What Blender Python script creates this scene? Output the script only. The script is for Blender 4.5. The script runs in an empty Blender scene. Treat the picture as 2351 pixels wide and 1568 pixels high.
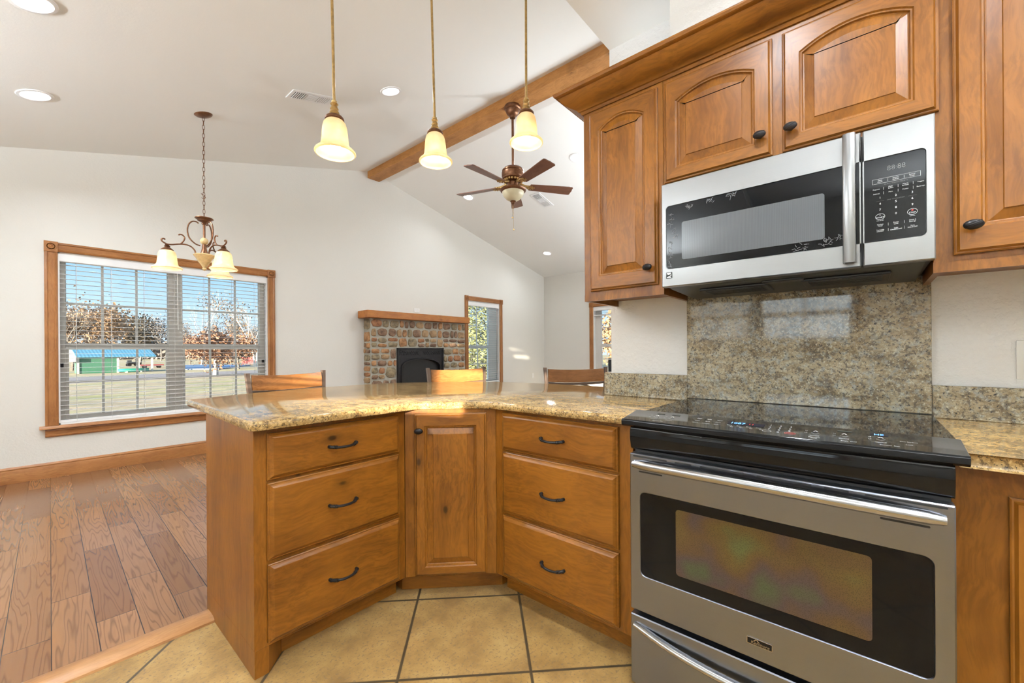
import bpy, bmesh, math, random
from math import sin, cos, pi, radians, sqrt
from mathutils import Vector, Matrix

random.seed(7)
SC = bpy.context.scene
COL = SC.collection

# ---------------------------------------------------------------- camera
YAW, ROLL, FPX, CYPX = radians(40.66), radians(0.376), 948.0, 805.1
cs, sn = cos(YAW), sin(YAW)
r0, d0, f0 = Vector((sn, -cs, 0)), Vector((0, 0, -1)), Vector((cs, sn, 0))
rgt = cos(ROLL) * r0 + sin(ROLL) * d0
dwn = -sin(ROLL) * r0 + cos(ROLL) * d0
cam_d = bpy.data.cameras.new('camera')
cam_d.sensor_width = 36.0
cam_d.lens = FPX / 2351.0 * 36.0
cam_d.shift_y = (CYPX - 784.0) / 2351.0
cam_d.clip_start = 0.02
cam_d.clip_end = 600
cam = bpy.data.objects.new('camera', cam_d)
COL.objects.link(cam)
up, bk = -dwn, -f0
cam.matrix_world = Matrix(((rgt.x, up.x, bk.x, 0), (rgt.y, up.y, bk.y, 0), (rgt.z, up.z, bk.z, 1.15), (0, 0, 0, 1)))
SC.camera = cam

# ---------------------------------------------------------------- exposure, sky, sun
SC.view_settings.view_transform = 'Standard'
SC.view_settings.look = 'None'
SC.view_settings.gamma = 1.0
SC.view_settings.use_curve_mapping = False
SC.view_settings.exposure = 0.75

world = bpy.data.worlds.new('sky')
SC.world = world
world.use_nodes = True
wn = world.node_tree
wn.nodes.clear()
wo = wn.nodes.new('ShaderNodeOutputWorld')
wb = wn.nodes.new('ShaderNodeBackground')
wt = wn.nodes.new('ShaderNodeTexCoord')
wx = wn.nodes.new('ShaderNodeSeparateXYZ')
wr = wn.nodes.new('ShaderNodeValToRGB')
wn.links.new(wt.outputs['Generated'], wx.inputs[0])
wn.links.new(wx.outputs['Z'], wr.inputs[0])
wn.links.new(wb.outputs[0], wo.inputs[0])
els = wr.color_ramp.elements
els[0].position = 0.0
els[0].color = (0.72, 0.84, 0.95, 1)
els[1].position = 1.0
els[1].color = (0.13, 0.34, 0.75, 1)
for p_, c_ in ((0.09, (0.52, 0.76, 0.96, 1)), (0.2, (0.27, 0.58, 0.95, 1))):
    e_ = els.new(p_)
    e_.color = c_
wb.inputs[1].default_value = 0.75

SUN_AZ, SUN_EL = radians(19), radians(6.5)
sun_d = bpy.data.lights.new('sun', 'SUN')
sun_d.energy = 20.0
sun_d.angle = radians(0.5)
sun_d.color = (1.0, 0.88, 0.70)
sun = bpy.data.objects.new('sun', sun_d)
COL.objects.link(sun)
sdir = Vector((cos(SUN_EL) * cos(SUN_AZ), cos(SUN_EL) * sin(SUN_AZ), -sin(SUN_EL)))
# brighter sky around the low sun
wd_ = wn.nodes.new('ShaderNodeVectorMath')
wd_.operation = 'DOT_PRODUCT'
wd_.inputs[1].default_value = tuple(-sdir)
wn.links.new(wt.outputs['Generated'], wd_.inputs[0])
wm1 = wn.nodes.new('ShaderNodeMath')
wm1.operation = 'MAXIMUM'
wm1.inputs[1].default_value = 0.0
wn.links.new(wd_.outputs['Value'], wm1.inputs[0])
wm2 = wn.nodes.new('ShaderNodeMath')
wm2.operation = 'POWER'
wm2.inputs[1].default_value = 6.0
wn.links.new(wm1.outputs[0], wm2.inputs[0])
wmx = wn.nodes.new('ShaderNodeMix')
wmx.data_type = 'RGBA'
wmx.blend_type = 'ADD'
wmx.clamp_result = False
wmx.inputs[7].default_value = (6.0, 6.4, 6.6, 1)
wn.links.new(wm2.outputs[0], wmx.inputs[0])
wn.links.new(wr.outputs[0], wmx.inputs[6])
wn.links.new(wmx.outputs[2], wb.inputs[0])
sun.rotation_euler = sdir.to_track_quat('-Z', 'Y').to_euler()
sun.location = (-30, -20, 12)

LAMP_W = 13.0          # one recessed lamp
FILL_W = 27.0          # one added uplight, unseen fill for the ceilings
LAMP_COL = (0.91, 1.0, 1.10)

# ---------------------------------------------------------------- node helpers
class NT:
    def __init__(s, name):
        s.m = bpy.data.materials.new(name)
        s.m.use_nodes = True
        s.t = s.m.node_tree
        s.t.nodes.clear()
        s.out = s.t.nodes.new('ShaderNodeOutputMaterial')

    def n(s, typ, **kw):
        nd = s.t.nodes.new(typ)
        for k, v in kw.items():
            if k.startswith('_'):
                setattr(nd, k[1:], v)
            else:
                key = k.replace('__', ' ')
                if isinstance(v, bpy.types.NodeSocket):
                    s.t.links.new(v, nd.inputs[key])
                else:
                    nd.inputs[key].default_value = v
        return nd

    def link(s, a, b):
        s.t.links.new(a, b)

    def math(s, op, a, b=0.0):
        nd = s.t.nodes.new('ShaderNodeMath')
        nd.operation = op
        for i, v in enumerate((a, b)):
            if isinstance(v, bpy.types.NodeSocket):
                s.t.links.new(v, nd.inputs[i])
            else:
                nd.inputs[i].default_value = v
        return nd.outputs[0]

    def ramp(s, fac, stops, interp='LINEAR'):
        nd = s.t.nodes.new('ShaderNodeValToRGB')
        nd.color_ramp.interpolation = interp
        el = nd.color_ramp.elements
        while len(el) < len(stops):
            el.new(0.5)
        for e, (p, c) in zip(el, stops):
            e.position = p
            e.color = (c[0], c[1], c[2], 1) if len(c) == 3 else c
        s.t.links.new(fac, nd.inputs[0])
        return nd.outputs[0]

    def mix(s, fac, a, b, blend='MIX'):
        nd = s.t.nodes.new('ShaderNodeMix')
        nd.data_type = 'RGBA'
        nd.blend_type = blend
        for sock, v in ((nd.inputs[0], fac), (nd.inputs[6], a), (nd.inputs[7], b)):
            if isinstance(v, bpy.types.NodeSocket):
                s.t.links.new(v, sock)
            elif isinstance(v, (int, float)):
                sock.default_value = v
            else:
                sock.default_value = (v[0], v[1], v[2], 1)
        return nd.outputs[2]

    def coords(s, scale=(1, 1, 1), rot=(0, 0, 0), loc=(0, 0, 0), jitter=0.0):
        tc = s.t.nodes.new('ShaderNodeTexCoord')
        src = tc.outputs['Object']
        if jitter:
            oi = s.t.nodes.new('ShaderNodeObjectInfo')
            cx = s.t.nodes.new('ShaderNodeCombineXYZ')
            for i, k in enumerate((1.0, 1.7, 2.3)):
                s.link(s.math('MULTIPLY', oi.outputs['Random'], jitter * k), cx.inputs[i])
            va = s.t.nodes.new('ShaderNodeVectorMath')
            va.operation = 'ADD'
            s.link(src, va.inputs[0])
            s.link(cx.outputs[0], va.inputs[1])
            src = va.outputs[0]
        mp = s.t.nodes.new('ShaderNodeMapping')
        mp.inputs['Scale'].default_value = scale
        mp.inputs['Rotation'].default_value = rot
        mp.inputs['Location'].default_value = loc
        s.link(src, mp.inputs[0])
        return mp.outputs[0]

    def bsdf(s, **kw):
        b = s.n('ShaderNodeBsdfPrincipled', **kw)
        s.link(b.outputs[0], s.out.inputs[0])
        return b

    def bump(s, b, h, strength=0.3, dist=0.01):
        bp = s.n('ShaderNodeBump', Strength=strength, Distance=dist, Height=h)
        s.link(bp.outputs[0], b.inputs['Normal'])


def c4(c):
    return (c[0], c[1], c[2], 1)


def plain(name, col, rough=0.5, metal=0.0, noise=0.06, scale=30.0, bump=0.0, coat=0.0, spec=0.5):
    t = NT(name)
    v = t.coords()
    nz = t.n('ShaderNodeTexNoise', Vector=v, Scale=scale, Detail=3.0)
    lo = [max(0, c * (1 - noise)) for c in col]
    hi = [min(1, c * (1 + noise)) for c in col]
    cc = t.mix(nz.outputs['Fac'], lo, hi)
    b = t.bsdf(Base__Color=cc, Roughness=rough, Metallic=metal)
    b.inputs['Coat Weight'].default_value = coat
    b.inputs['Specular IOR Level'].default_value = spec
    if bump:
        t.bump(b, nz.outputs['Fac'], bump, 0.004)
    return t.m


def paint(name, col, scale=55, strength=0.12, rough=0.75):
    t = NT(name)
    v = t.coords()
    nz = t.n('ShaderNodeTexNoise', Vector=v, Scale=scale, Detail=4.0, Roughness=0.6)
    n2 = t.n('ShaderNodeTexNoise', Vector=v, Scale=1.2, Detail=2.0)
    b = t.bsdf(Base__Color=t.mix(n2.outputs['Fac'], [c * 0.985 for c in col], [min(1, c * 1.015) for c in col]), Roughness=rough)
    rr = t.ramp(nz.outputs['Fac'], [(0.42, (0, 0, 0)), (0.6, (1, 1, 1))])
    t.bump(b, rr, strength, 0.003)
    return t.m


def wood(name, axis, base, dark, rough=0.36, knots=True, gscale=1.0, coat=0.04):
    """knotty stained timber, grain running along local axis x / y / z"""
    t = NT(name)
    lo, hi = 1.3 * gscale, 16.0 * gscale
    sc = {'x': (lo, hi, hi), 'y': (hi, lo, hi), 'z': (hi, hi, lo)}[axis]
    v = t.coords(scale=sc, jitter=7.0)
    warp = t.n('ShaderNodeTexNoise', Vector=t.coords(scale=(3, 3, 3), jitter=7.0), Scale=1.3, Detail=2.0)
    vm = t.n('ShaderNodeVectorMath', _operation='MULTIPLY_ADD')
    t.link(warp.outputs['Color'], vm.inputs[0])
    vm.inputs[1].default_value = (1.6, 1.6, 1.6)
    t.link(v, vm.inputs[2])
    g1 = t.n('ShaderNodeTexNoise', Vector=vm.outputs[0], Scale=1.0, Detail=5.0, Roughness=0.55)
    g2 = t.n('ShaderNodeTexNoise', Vector=vm.outputs[0], Scale=7.0, Detail=3.0, Roughness=0.6)
    blot = t.n('ShaderNodeTexNoise', Vector=t.coords(scale=(1, 1, 1), jitter=7.0), Scale=4.0, Detail=2.0)
    col = t.ramp(g1.outputs['Fac'], [(0.25, dark), (0.47, [0.35 * d + 0.65 * b for d, b in zip(dark, base)]), (0.72, base)])
    col = t.mix(t.ramp(g2.outputs['Fac'], [(0.42, (0.0,) * 3), (0.62, (0.5,) * 3)]), col, [d * 0.9 for d in dark])
    col = t.mix(t.ramp(blot.outputs['Fac'], [(0.35, (0.0,) * 3), (0.75, (0.55,) * 3)]), col, [min(1, b * 1.18) for b in base])
    if knots:
        kv = {'x': (2.4, 0.9, 4.4), 'y': (4.2, 2.2, 1.2), 'z': (4.4, 0.9, 2.4)}[axis]
        vo = t.n('ShaderNodeTexVoronoi', Vector=t.coords(scale=kv, jitter=7.0), Scale=1.6)
        wn_ = t.n('ShaderNodeTexWhiteNoise')
        t.link(vo.outputs['Color'], wn_.inputs['Vector'])
        on = t.math('GREATER_THAN', wn_.outputs['Value'], 0.2)
        k = t.ramp(vo.outputs['Distance'], [(0.0, (0.95,) * 3), (0.05, (0.85,) * 3), (0.085, (0.35,) * 3), (0.22, (0.0,) * 3)])
        col = t.mix(t.math('MULTIPLY', k, on), col, [d * 0.22 for d in dark])
    b = t.bsdf(Base__Color=col, Roughness=rough)
    b.inputs['Specular IOR Level'].default_value = 0.33
    b.inputs['Coat Weight'].default_value = coat
    b.inputs['Coat Roughness'].default_value = 0.2
    t.bump(b, g2.outputs['Fac'], 0.05, 0.003)
    return t.m


def granite(name, k, grey):
    t = NT(name)
    v = t.coords()
    vw = t.coords(scale=(1.0, 0.55, 1.0), rot=(0.0, 0.0, 0.5))
    def C(r, g, b_):
        return (r * k[0], g * k[1], b_ * k[2])
    n0 = t.n('ShaderNodeTexNoise', Vector=vw, Scale=3.5, Detail=3.0, Roughness=0.6)
    n1 = t.n('ShaderNodeTexNoise', Vector=vw, Scale=20.0, Detail=6.0, Roughness=0.75, Distortion=0.8)
    n2 = t.n('ShaderNodeTexNoise', Vector=v, Scale=85.0, Detail=4.0, Roughness=0.7)
    n3 = t.n('ShaderNodeTexNoise', Vector=v, Scale=150.0, Detail=3.0, Roughness=0.6)
    n4 = t.n('ShaderNodeTexNoise', Vector=v, Scale=42.0, Detail=4.0, Roughness=0.7)
    mixn = t.math('ADD', t.math('MULTIPLY', n1.outputs['Fac'], 0.75), t.math('MULTIPLY', n0.outputs['Fac'], 0.25))
    col = t.ramp(mixn, [(0.36, C(0.07, 0.06, 0.05)), (0.45, C(0.25, 0.19, 0.12)), (0.53, C(0.40, 0.33, 0.23)), (0.66, C(0.58, 0.52, 0.42))])
    col = t.mix(t.ramp(n4.outputs['Fac'], [(0.50, (0,) * 3), (0.62, (grey,) * 3)]), col, C(0.34, 0.36, 0.36))
    col = t.mix(t.ramp(n2.outputs['Fac'], [(0.40, (0.85,) * 3), (0.47, (0,) * 3)]), col, C(0.10, 0.085, 0.07))
    col = t.mix(t.ramp(n3.outputs['Fac'], [(0.58, (0,) * 3), (0.66, (0.8,) * 3)]), col, C(0.62, 0.57, 0.47))
    col = t.mix(t.ramp(n3.outputs['Fac'], [(0.33, (1,) * 3), (0.39, (0,) * 3)]), col, (0.02, 0.022, 0.025))
    b = t.bsdf(Base__Color=col, Roughness=0.10 if grey < 0.5 else 0.05)
    b.inputs['Specular IOR Level'].default_value = 0.28 if grey < 0.5 else 0.5
    return t.m


def steel(name, axis, base=(0.30, 0.30, 0.30), rough=0.30):
    t = NT(name)
    sc = {'x': (1.5, 400, 400), 'y': (400, 1.5, 400), 'z': (400, 400, 1.5)}[axis]
    nz = t.n('ShaderNodeTexNoise', Vector=t.coords(scale=sc), Scale=1.0, Detail=3.0)
    b = t.bsdf(Base__Color=t.mix(nz.outputs['Fac'], [c * 0.97 for c in base], [c * 1.03 for c in base]), Metallic=1.0, Roughness=t.math('ADD', t.math('MULTIPLY', nz.outputs['Fac'], 0.10), rough - 0.05))
    b.inputs['Anisotropic'].default_value = 0.5
    t.bump(b, nz.outputs['Fac'], 0.006, 0.0003)
    return t.m


def emit(name, col, s):
    t = NT(name)
    e = t.n('ShaderNodeEmission', Color=c4(col), Strength=s)
    t.link(e.outputs[0], t.out.inputs[0])
    return t.m


def pane_glass(name, tint=(0.97, 0.985, 0.98), refl=0.10):
    t = NT(name)
    lw = t.n('ShaderNodeLayerWeight', Blend=0.5)
    fr = t.math('ADD', t.math('MULTIPLY', t.math('POWER', lw.outputs['Facing'], 4.0), 0.5), 0.03)
    tr = t.n('ShaderNodeBsdfTransparent', Color=c4(tint))
    gl = t.n('ShaderNodeBsdfGlossy', Roughness=0.02)
    mx = t.n('ShaderNodeMixShader')
    t.link(fr, mx.inputs[0])
    t.link(tr.outputs[0], mx.inputs[1])
    t.link(gl.outputs[0], mx.inputs[2])
    t.link(mx.outputs[0], t.out.inputs[0])
    return t.m


def shade_glass(name):
    t = NT(name)
    v = t.coords(jitter=3.0)
    nz = t.n('ShaderNodeTexNoise', Vector=v, Scale=16.0, Detail=3.0)
    col = t.ramp(nz.outputs['Fac'], [(0.3, (0.88, 0.72, 0.46)), (0.7, (0.96, 0.88, 0.70))])
    df = t.n('ShaderNodeBsdfDiffuse', Color=col)
    tl = t.n('ShaderNodeBsdfTranslucent', Color=col)
    gl = t.n('ShaderNodeBsdfGlossy', Roughness=0.25)
    m1 = t.n('ShaderNodeMixShader', Fac=0.55)
    t.link(df.outputs[0], m1.inputs[1])
    t.link(tl.outputs[0], m1.inputs[2])
    m2 = t.n('ShaderNodeMixShader', Fac=0.06)
    t.link(m1.outputs[0], m2.inputs[1])
    t.link(gl.outputs[0], m2.inputs[2])
    t.link(m2.outputs[0], t.out.inputs[0])
    return t.m


def tile_floor():
    t = NT('floor_tile')
    # 45 degree square tiles, 0.468 m pitch
    tc = t.n('ShaderNodeTexCoord')
    sx = t.n('ShaderNodeSeparateXYZ', Vector=tc.outputs['Object'])
    k = 1 / sqrt(2)
    u = t.math('MULTIPLY', t.math('ADD', sx.outputs[0], sx.outputs[1]), k)
    w = t.math('MULTIPLY', t.math('SUBTRACT', sx.outputs[0], sx.outputs[1]), k)
    P = 0.470
    uu = t.math('DIVIDE', t.math('SUBTRACT', u, 1.94 - 10 * P), P)
    ww = t.math('DIVIDE', t.math('SUBTRACT', w, 0.172 - 10 * P), P)
    def edge(a):
        f = t.math('FRACT', a)
        return t.math('MINIMUM', f, t.math('SUBTRACT', 1.0, f))
    e = t.math('MINIMUM', edge(uu), edge(ww))
    line = t.ramp(e, [(0.009, (1,) * 3), (0.014, (0,) * 3)])
    cid = t.n('ShaderNodeCombineXYZ', X=t.math('FLOOR', uu), Y=t.math('FLOOR', ww))
    wnz = t.n('ShaderNodeTexWhiteNoise', Vector=cid.outputs[0])
    n1 = t.n('ShaderNodeTexNoise', Vector=tc.outputs['Object'], Scale=6.0, Detail=6.0, Roughness=0.65)
    n2 = t.n('ShaderNodeTexNoise', Vector=tc.outputs['Object'], Scale=90.0, Detail=3.0, Roughness=0.6)
    col = t.ramp(n1.outputs['Fac'], [(0.34, (0.20, 0.108, 0.028)), (0.52, (0.335, 0.196, 0.058)), (0.7, (0.43, 0.28, 0.10))])
    col = t.mix(t.ramp(n2.outputs['Fac'], [(0.36, (0.75,) * 3), (0.45, (0,) * 3)]), col, (0.16, 0.10, 0.055))
    col = t.mix(t.math('MULTIPLY', wnz.outputs['Value'], 0.22), col, (0.28, 0.20, 0.12))
    col = t.mix(line, col, (0.055, 0.038, 0.02))
    b = t.bsdf(Base__Color=col, Roughness=0.4)
    b.inputs['Specular IOR Level'].default_value = 0.35
    h = t.mix(line, n2.outputs['Color'], (0, 0, 0))
    t.bump(b, h, 0.15, 0.003)
    return t.m


def plank_floor():
    t = NT('floor_planks')
    v = t.coords(rot=(0, 0, radians(-90 + 1.1)), loc=(0, 0.0, 0))
    br = t.n('ShaderNodeTexBrick', Vector=v, Color1=(0, 0, 0, 1), Color2=(1, 1, 1, 1), Mortar=(0, 0, 0, 1), Scale=1.0)
    br.offset = 0.37
    br.offset_frequency = 2
    br.squash = 1.0
    br.inputs['Mortar Size'].default_value = 0.0016
    br.inputs['Mortar Smooth'].default_value = 0.2
    br.inputs['Bias'].default_value = 0.0
    br.inputs['Brick Width'].default_value = 0.95
    br.inputs['Row Height'].default_value = 0.1275
    sep = t.n('ShaderNodeSeparateColor', Color=br.outputs['Color'])
    # grain: contour lines of a stretched noise, shifted per plank
    off = t.n('ShaderNodeCombineXYZ', X=t.math('MULTIPLY', sep.outputs[0], 37.0), Y=t.math('MULTIPLY', sep.outputs[0], 11.0))
    va = t.n('ShaderNodeVectorMath', _operation='ADD')
    t.link(v, va.inputs[0])
    t.link(off.outputs[0], va.inputs[1])
    mp = t.n('ShaderNodeMapping', Vector=va.outputs[0])
    mp.inputs['Scale'].default_value = (0.75, 10.0, 1.0)
    n1 = t.n('ShaderNodeTexNoise', Vector=mp.outputs[0], Scale=1.0, Detail=2.5, Roughness=0.5)
    lines = t.math('FRACT', t.math('MULTIPLY', n1.outputs['Fac'], 18.0))
    ln = t.ramp(lines, [(0.0, (0.75,) * 3), (0.22, (0.0,) * 3), (0.8, (0.0,) * 3), (1.0, (0.75,) * 3)])
    mp2 = t.n('ShaderNodeMapping', Vector=va.outputs[0])
    mp2.inputs['Scale'].default_value = (6.0, 90.0, 1.0)
    n2 = t.n('ShaderNodeTexNoise', Vector=mp2.outputs[0], Scale=1.0, Detail=3.0)
    base = t.mix(sep.outputs[0], (0.19, 0.085, 0.032), (0.31, 0.152, 0.064))
    base = t.mix(t.math('MULTIPLY', n2.outputs['Fac'], 0.4), base, (0.15, 0.06, 0.024))
    col = t.mix(t.math('MULTIPLY', ln, 0.75), base, (0.085, 0.035, 0.014))
    col = t.mix(br.outputs['Fac'], col, (0.03, 0.013, 0.007))
    b = t.bsdf(Base__Color=col, Roughness=0.24)
    b.inputs['Specular IOR Level'].default_value = 0.5
    wv = t.n('ShaderNodeTexNoise', Vector=t.coords(scale=(3.0, 2.0, 1)), Scale=3.0, Detail=1.0)
    hh = t.mix(br.outputs['Fac'], t.mix(0.6, wv.outputs['Color'], ln), (0, 0, 0))
    t.bump(b, hh, 0.10, 0.006)
    return t.m


def oven_window():
    t = NT('oven_window_glass')
    v = t.coords()
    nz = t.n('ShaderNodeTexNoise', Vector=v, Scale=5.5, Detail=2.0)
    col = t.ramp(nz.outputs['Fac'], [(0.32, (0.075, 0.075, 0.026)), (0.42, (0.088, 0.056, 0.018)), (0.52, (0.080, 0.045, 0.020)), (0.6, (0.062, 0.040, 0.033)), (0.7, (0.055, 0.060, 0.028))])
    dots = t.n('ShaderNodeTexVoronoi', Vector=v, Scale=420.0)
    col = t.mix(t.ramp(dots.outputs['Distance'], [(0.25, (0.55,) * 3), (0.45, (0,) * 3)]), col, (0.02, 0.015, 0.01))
    b = t.bsdf(Base__Color=col, Roughness=0.06)
    b.inputs['Specular IOR Level'].default_value = 0.25
    return t.m


def mw_screen():
    t = NT('microwave_screen')
    v = t.coords()
    wv = t.n('ShaderNodeTexWave', Vector=v, Scale=150.0, _bands_direction='X')
    col = t.mix(wv.outputs['Fac'], (0.05, 0.053, 0.056), (0.14, 0.145, 0.15))
    b = t.bsdf(Base__Color=col, Roughness=0.1)
    b.inputs['Specular IOR Level'].default_value = 0.25
    return t.m


def ground_mat():
    t = NT('lawn_grass')
    v = t.coords()
    n1 = t.n('ShaderNodeTexNoise', Vector=t.coords(scale=(0.10, 0.40, 1)), Scale=1.0, Detail=6.0, Roughness=0.7)
    n2 = t.n('ShaderNodeTexNoise', Vector=t.coords(scale=(1.2, 3.0, 1)), Scale=1.0, Detail=4.0, Roughness=0.7)
    n3 = t.n('ShaderNodeTexNoise', Vector=t.coords(scale=(0.35, 1.1, 1)), Scale=1.0, Detail=5.0, Roughness=0.75)
    col = t.ramp(n1.outputs['Fac'], [(0.36, (0.24, 0.26, 0.04)), (0.43, (0.44, 0.37, 0.14)), (0.5, (0.58, 0.44, 0.25)), (0.57, (0.42, 0.27, 0.17)), (0.66, (0.66, 0.55, 0.38))])
    col = t.mix(t.ramp(n3.outputs['Fac'], [(0.40, (0.75,) * 3), (0.52, (0,) * 3)]), col, (0.18, 0.17, 0.10))
    col = t.mix(t.ramp(n2.outputs['Fac'], [(0.4, (0.6,) * 3), (0.6, (0,) * 3)]), col, (0.24, 0.21, 0.12))
    b = t.bsdf(Base__Color=col, Roughness=0.9)
    return t.m


def roof_mat():
    t = NT('teal_ribbed_metal')
    wv = t.n('ShaderNodeTexWave', Vector=t.coords(), Scale=1.1, _bands_direction='X')
    b = t.bsdf(Base__Color=t.mix(wv.outputs['Fac'], (0.05, 0.17, 0.25), (0.12, 0.30, 0.40)), Roughness=0.4)
    return t.m


def siding_mat(name, a, b_, scale=4.0):
    t = NT(name)
    wv = t.n('ShaderNodeTexWave', Vector=t.coords(), Scale=scale, _bands_direction='Z', _wave_profile='SAW')
    t.bsdf(Base__Color=t.mix(wv.outputs['Fac'], a, b_), Roughness=0.7)
    return t.m


ALD, ALD_D = (0.240, 0.088, 0.009), (0.085, 0.024, 0.002)
M = {}
M['wood_x'] = wood('alder_across', 'x', ALD, ALD_D)
M['wood_y'] = wood('alder_run', 'y', ALD, ALD_D, knots=False)
M['wood_z'] = wood('alder_upright', 'z', ALD, ALD_D)
M['beam'] = wood('rough_cedar_beam', 'y', (0.46, 0.215, 0.065), (0.24, 0.09, 0.02), rough=0.55, gscale=0.7, coat=0.0)
M['mantel'] = wood('pine_mantel', 'x', (0.44, 0.17, 0.035), (0.24, 0.07, 0.012), rough=0.45)
M['trim'] = wood('stained_trim', 'x', (0.36, 0.155, 0.05), (0.20, 0.07, 0.018), knots=False, rough=0.35)
M['trim_z'] = wood('stained_trim_upright', 'z', (0.36, 0.155, 0.05), (0.20, 0.07, 0.018), knots=False, rough=0.35)
M['stool'] = wood('stool_walnut', 'x', (0.36, 0.15, 0.045), (0.15, 0.05, 0.012), knots=False, rough=0.25, coat=0.5)
M['blade'] = wood('fan_blade_walnut', 'x', (0.20, 0.09, 0.055), (0.11, 0.045, 0.025), knots=False, rough=0.35)
M['strip'] = wood('oak_strip', 'x', (0.42, 0.21, 0.08), (0.25, 0.10, 0.03), knots=False)
M['granite'] = granite('granite_warm_lit', (1.0, 0.76, 0.41), 0.3)  # one stone with the splash; warm light on the tops tinted in
M['granite_splash'] = granite('granite_cool_lit', (0.92, 0.92, 0.85), 0.75)  # same stone as the counter; greyer light on upright faces tinted in
M['wall'] = paint('wall_paint', (0.71, 0.685, 0.625))
M['wall_tex'] = paint('wall_paint_stippled', (0.80, 0.79, 0.77), scale=40, strength=0.35)
M['ceil'] = paint('ceiling_paint', (0.86, 0.855, 0.81), scale=70, strength=0.05)
M['tile'] = tile_floor()
M['plank'] = plank_floor()
M['steel_x'] = steel('brushed_steel', 'x')
M['steel_dark'] = steel('brushed_range_steel', 'x', (0.25, 0.268, 0.31), 0.30)
M['steel_z'] = steel('brushed_steel_upright', 'z')
M['chrome'] = steel('polished_steel', 'x', (0.46, 0.46, 0.46), 0.2)
M['black_gloss'] = plain('black_enamel', (0.006, 0.006, 0.0065), 0.07, noise=0.2, spec=0.25)
M['black_glass'] = plain('black_glass', (0.004, 0.004, 0.0045), 0.035, noise=0.2, spec=0.2)
M['ceran'] = plain('black_ceramic_glass', (0.006, 0.006, 0.007), 0.025, noise=0.2, spec=0.6)
M['black_plastic'] = plain('black_plastic', (0.016, 0.016, 0.017), 0.35, noise=0.2)
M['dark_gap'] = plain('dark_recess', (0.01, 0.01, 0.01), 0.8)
M['oven_win'] = oven_window()
M['mw_screen'] = mw_screen()
M['iron'] = plain('oil_rubbed_iron', (0.028, 0.026, 0.027), 0.33, metal=0.7, noise=0.3)
M['bronze'] = plain('antique_bronze', (0.17, 0.075, 0.035), 0.35, metal=0.75, noise=0.5, scale=60)
M['gold'] = plain('aged_gold', (0.50, 0.33, 0.13), 0.35, metal=0.8, noise=0.5, scale=80)
M['crystal'] = plain('amber_resin', (0.62, 0.45, 0.22), 0.15, noise=0.3, scale=50)
M['pewter'] = plain('stool_iron', (0.16, 0.11, 0.085), 0.4, metal=0.6, noise=0.2)
M['white'] = plain('white_enamel', (0.82, 0.81, 0.79), 0.45, noise=0.02)
M['white_plate'] = plain('wall_plate', (0.78, 0.76, 0.71), 0.35, noise=0.02)
M['blind'] = plain('blind_vinyl', (0.80, 0.79, 0.77), 0.5, noise=0.02)
_t = NT('slat_vinyl')
_d = _t.n('ShaderNodeBsdfDiffuse', Color=(0.86, 0.85, 0.83, 1))
_l = _t.n('ShaderNodeBsdfTranslucent', Color=(0.86, 0.85, 0.83, 1))
_m = _t.n('ShaderNodeMixShader', Fac=0.4)
_t.link(_d.outputs[0], _m.inputs[1])
_t.link(_l.outputs[0], _m.inputs[2])
_t.link(_m.outputs[0], _t.out.inputs[0])
M['slat'] = _t.m
M['cord'] = plain('blind_cord', (0.72, 0.70, 0.66), 0.8, noise=0.05)
M['vinyl'] = plain('window_vinyl', (0.60, 0.575, 0.53), 0.5, noise=0.04)
M['bluevinyl'] = plain('window_vinyl_pale', (0.56, 0.62, 0.64), 0.5, noise=0.04)
M['glass'] = pane_glass('window_glass')
M['shade'] = shade_glass('amber_alabaster_glass')
M['bulb'] = emit('lit_bulb', (1.0, 0.93, 0.78), 6.0)
M['lens'] = emit('lit_lens', (1.0, 0.98, 0.95), 4.0)
M['blue_led'] = emit('blue_display', (0.15, 0.45, 1.0), 2.0)
M['red_led'] = emit('red_display', (1.0, 0.08, 0.06), 0.8)
M['print'] = plain('white_print', (0.62, 0.62, 0.60), 0.5, noise=0.02)
M['print_dim'] = plain('dim_print', (0.12, 0.12, 0.115), 0.5, noise=0.02)
M['print_red'] = plain('red_print', (0.55, 0.04, 0.03), 0.5, noise=0.02)
M['mortar'] = plain('grey_mortar', (0.36, 0.335, 0.275), 0.9, noise=0.18, scale=40, bump=0.5)


def stone_mat(name, a, b_):
    t = NT(name)
    v = t.coords()
    n1 = t.n('ShaderNodeTexNoise', Vector=v, Scale=14.0, Detail=5.0, Roughness=0.7)
    b = t.bsdf(Base__Color=t.ramp(n1.outputs['Fac'], [(0.32, [c * 0.45 for c in a]), (0.48, a), (0.66, b_)]), Roughness=0.8)
    t.bump(b, n1.outputs['Fac'], 0.8, 0.015)
    return t.m


M['stones'] = [stone_mat('rust_stone', (0.30, 0.135, 0.06), (0.38, 0.20, 0.10)), stone_mat('tan_stone', (0.32, 0.20, 0.10), (0.42, 0.29, 0.16)),
               stone_mat('brown_stone', (0.19, 0.11, 0.065), (0.28, 0.18, 0.11)), stone_mat('olive_stone', (0.22, 0.17, 0.10), (0.33, 0.25, 0.14)),
               stone_mat('orange_stone', (0.36, 0.18, 0.075), (0.44, 0.26, 0.13))]
M['grass'] = ground_mat()
M['road'] = plain('gravel_road', (0.24, 0.21, 0.20), 0.9, noise=0.15, scale=2.0)
M['roof'] = roof_mat()
M['green_siding'] = siding_mat('green_siding', (0.03, 0.12, 0.07), (0.05, 0.16, 0.095))
M['cream'] = plain('cream_paint', (0.45, 0.43, 0.37), 0.6)
M['blue_slab'] = plain('slate_blue_cover', (0.10, 0.20, 0.34), 0.6, noise=0.15, scale=1.0)
M['teal'] = plain('teal_plastic', (0.02, 0.26, 0.20), 0.4)
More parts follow.
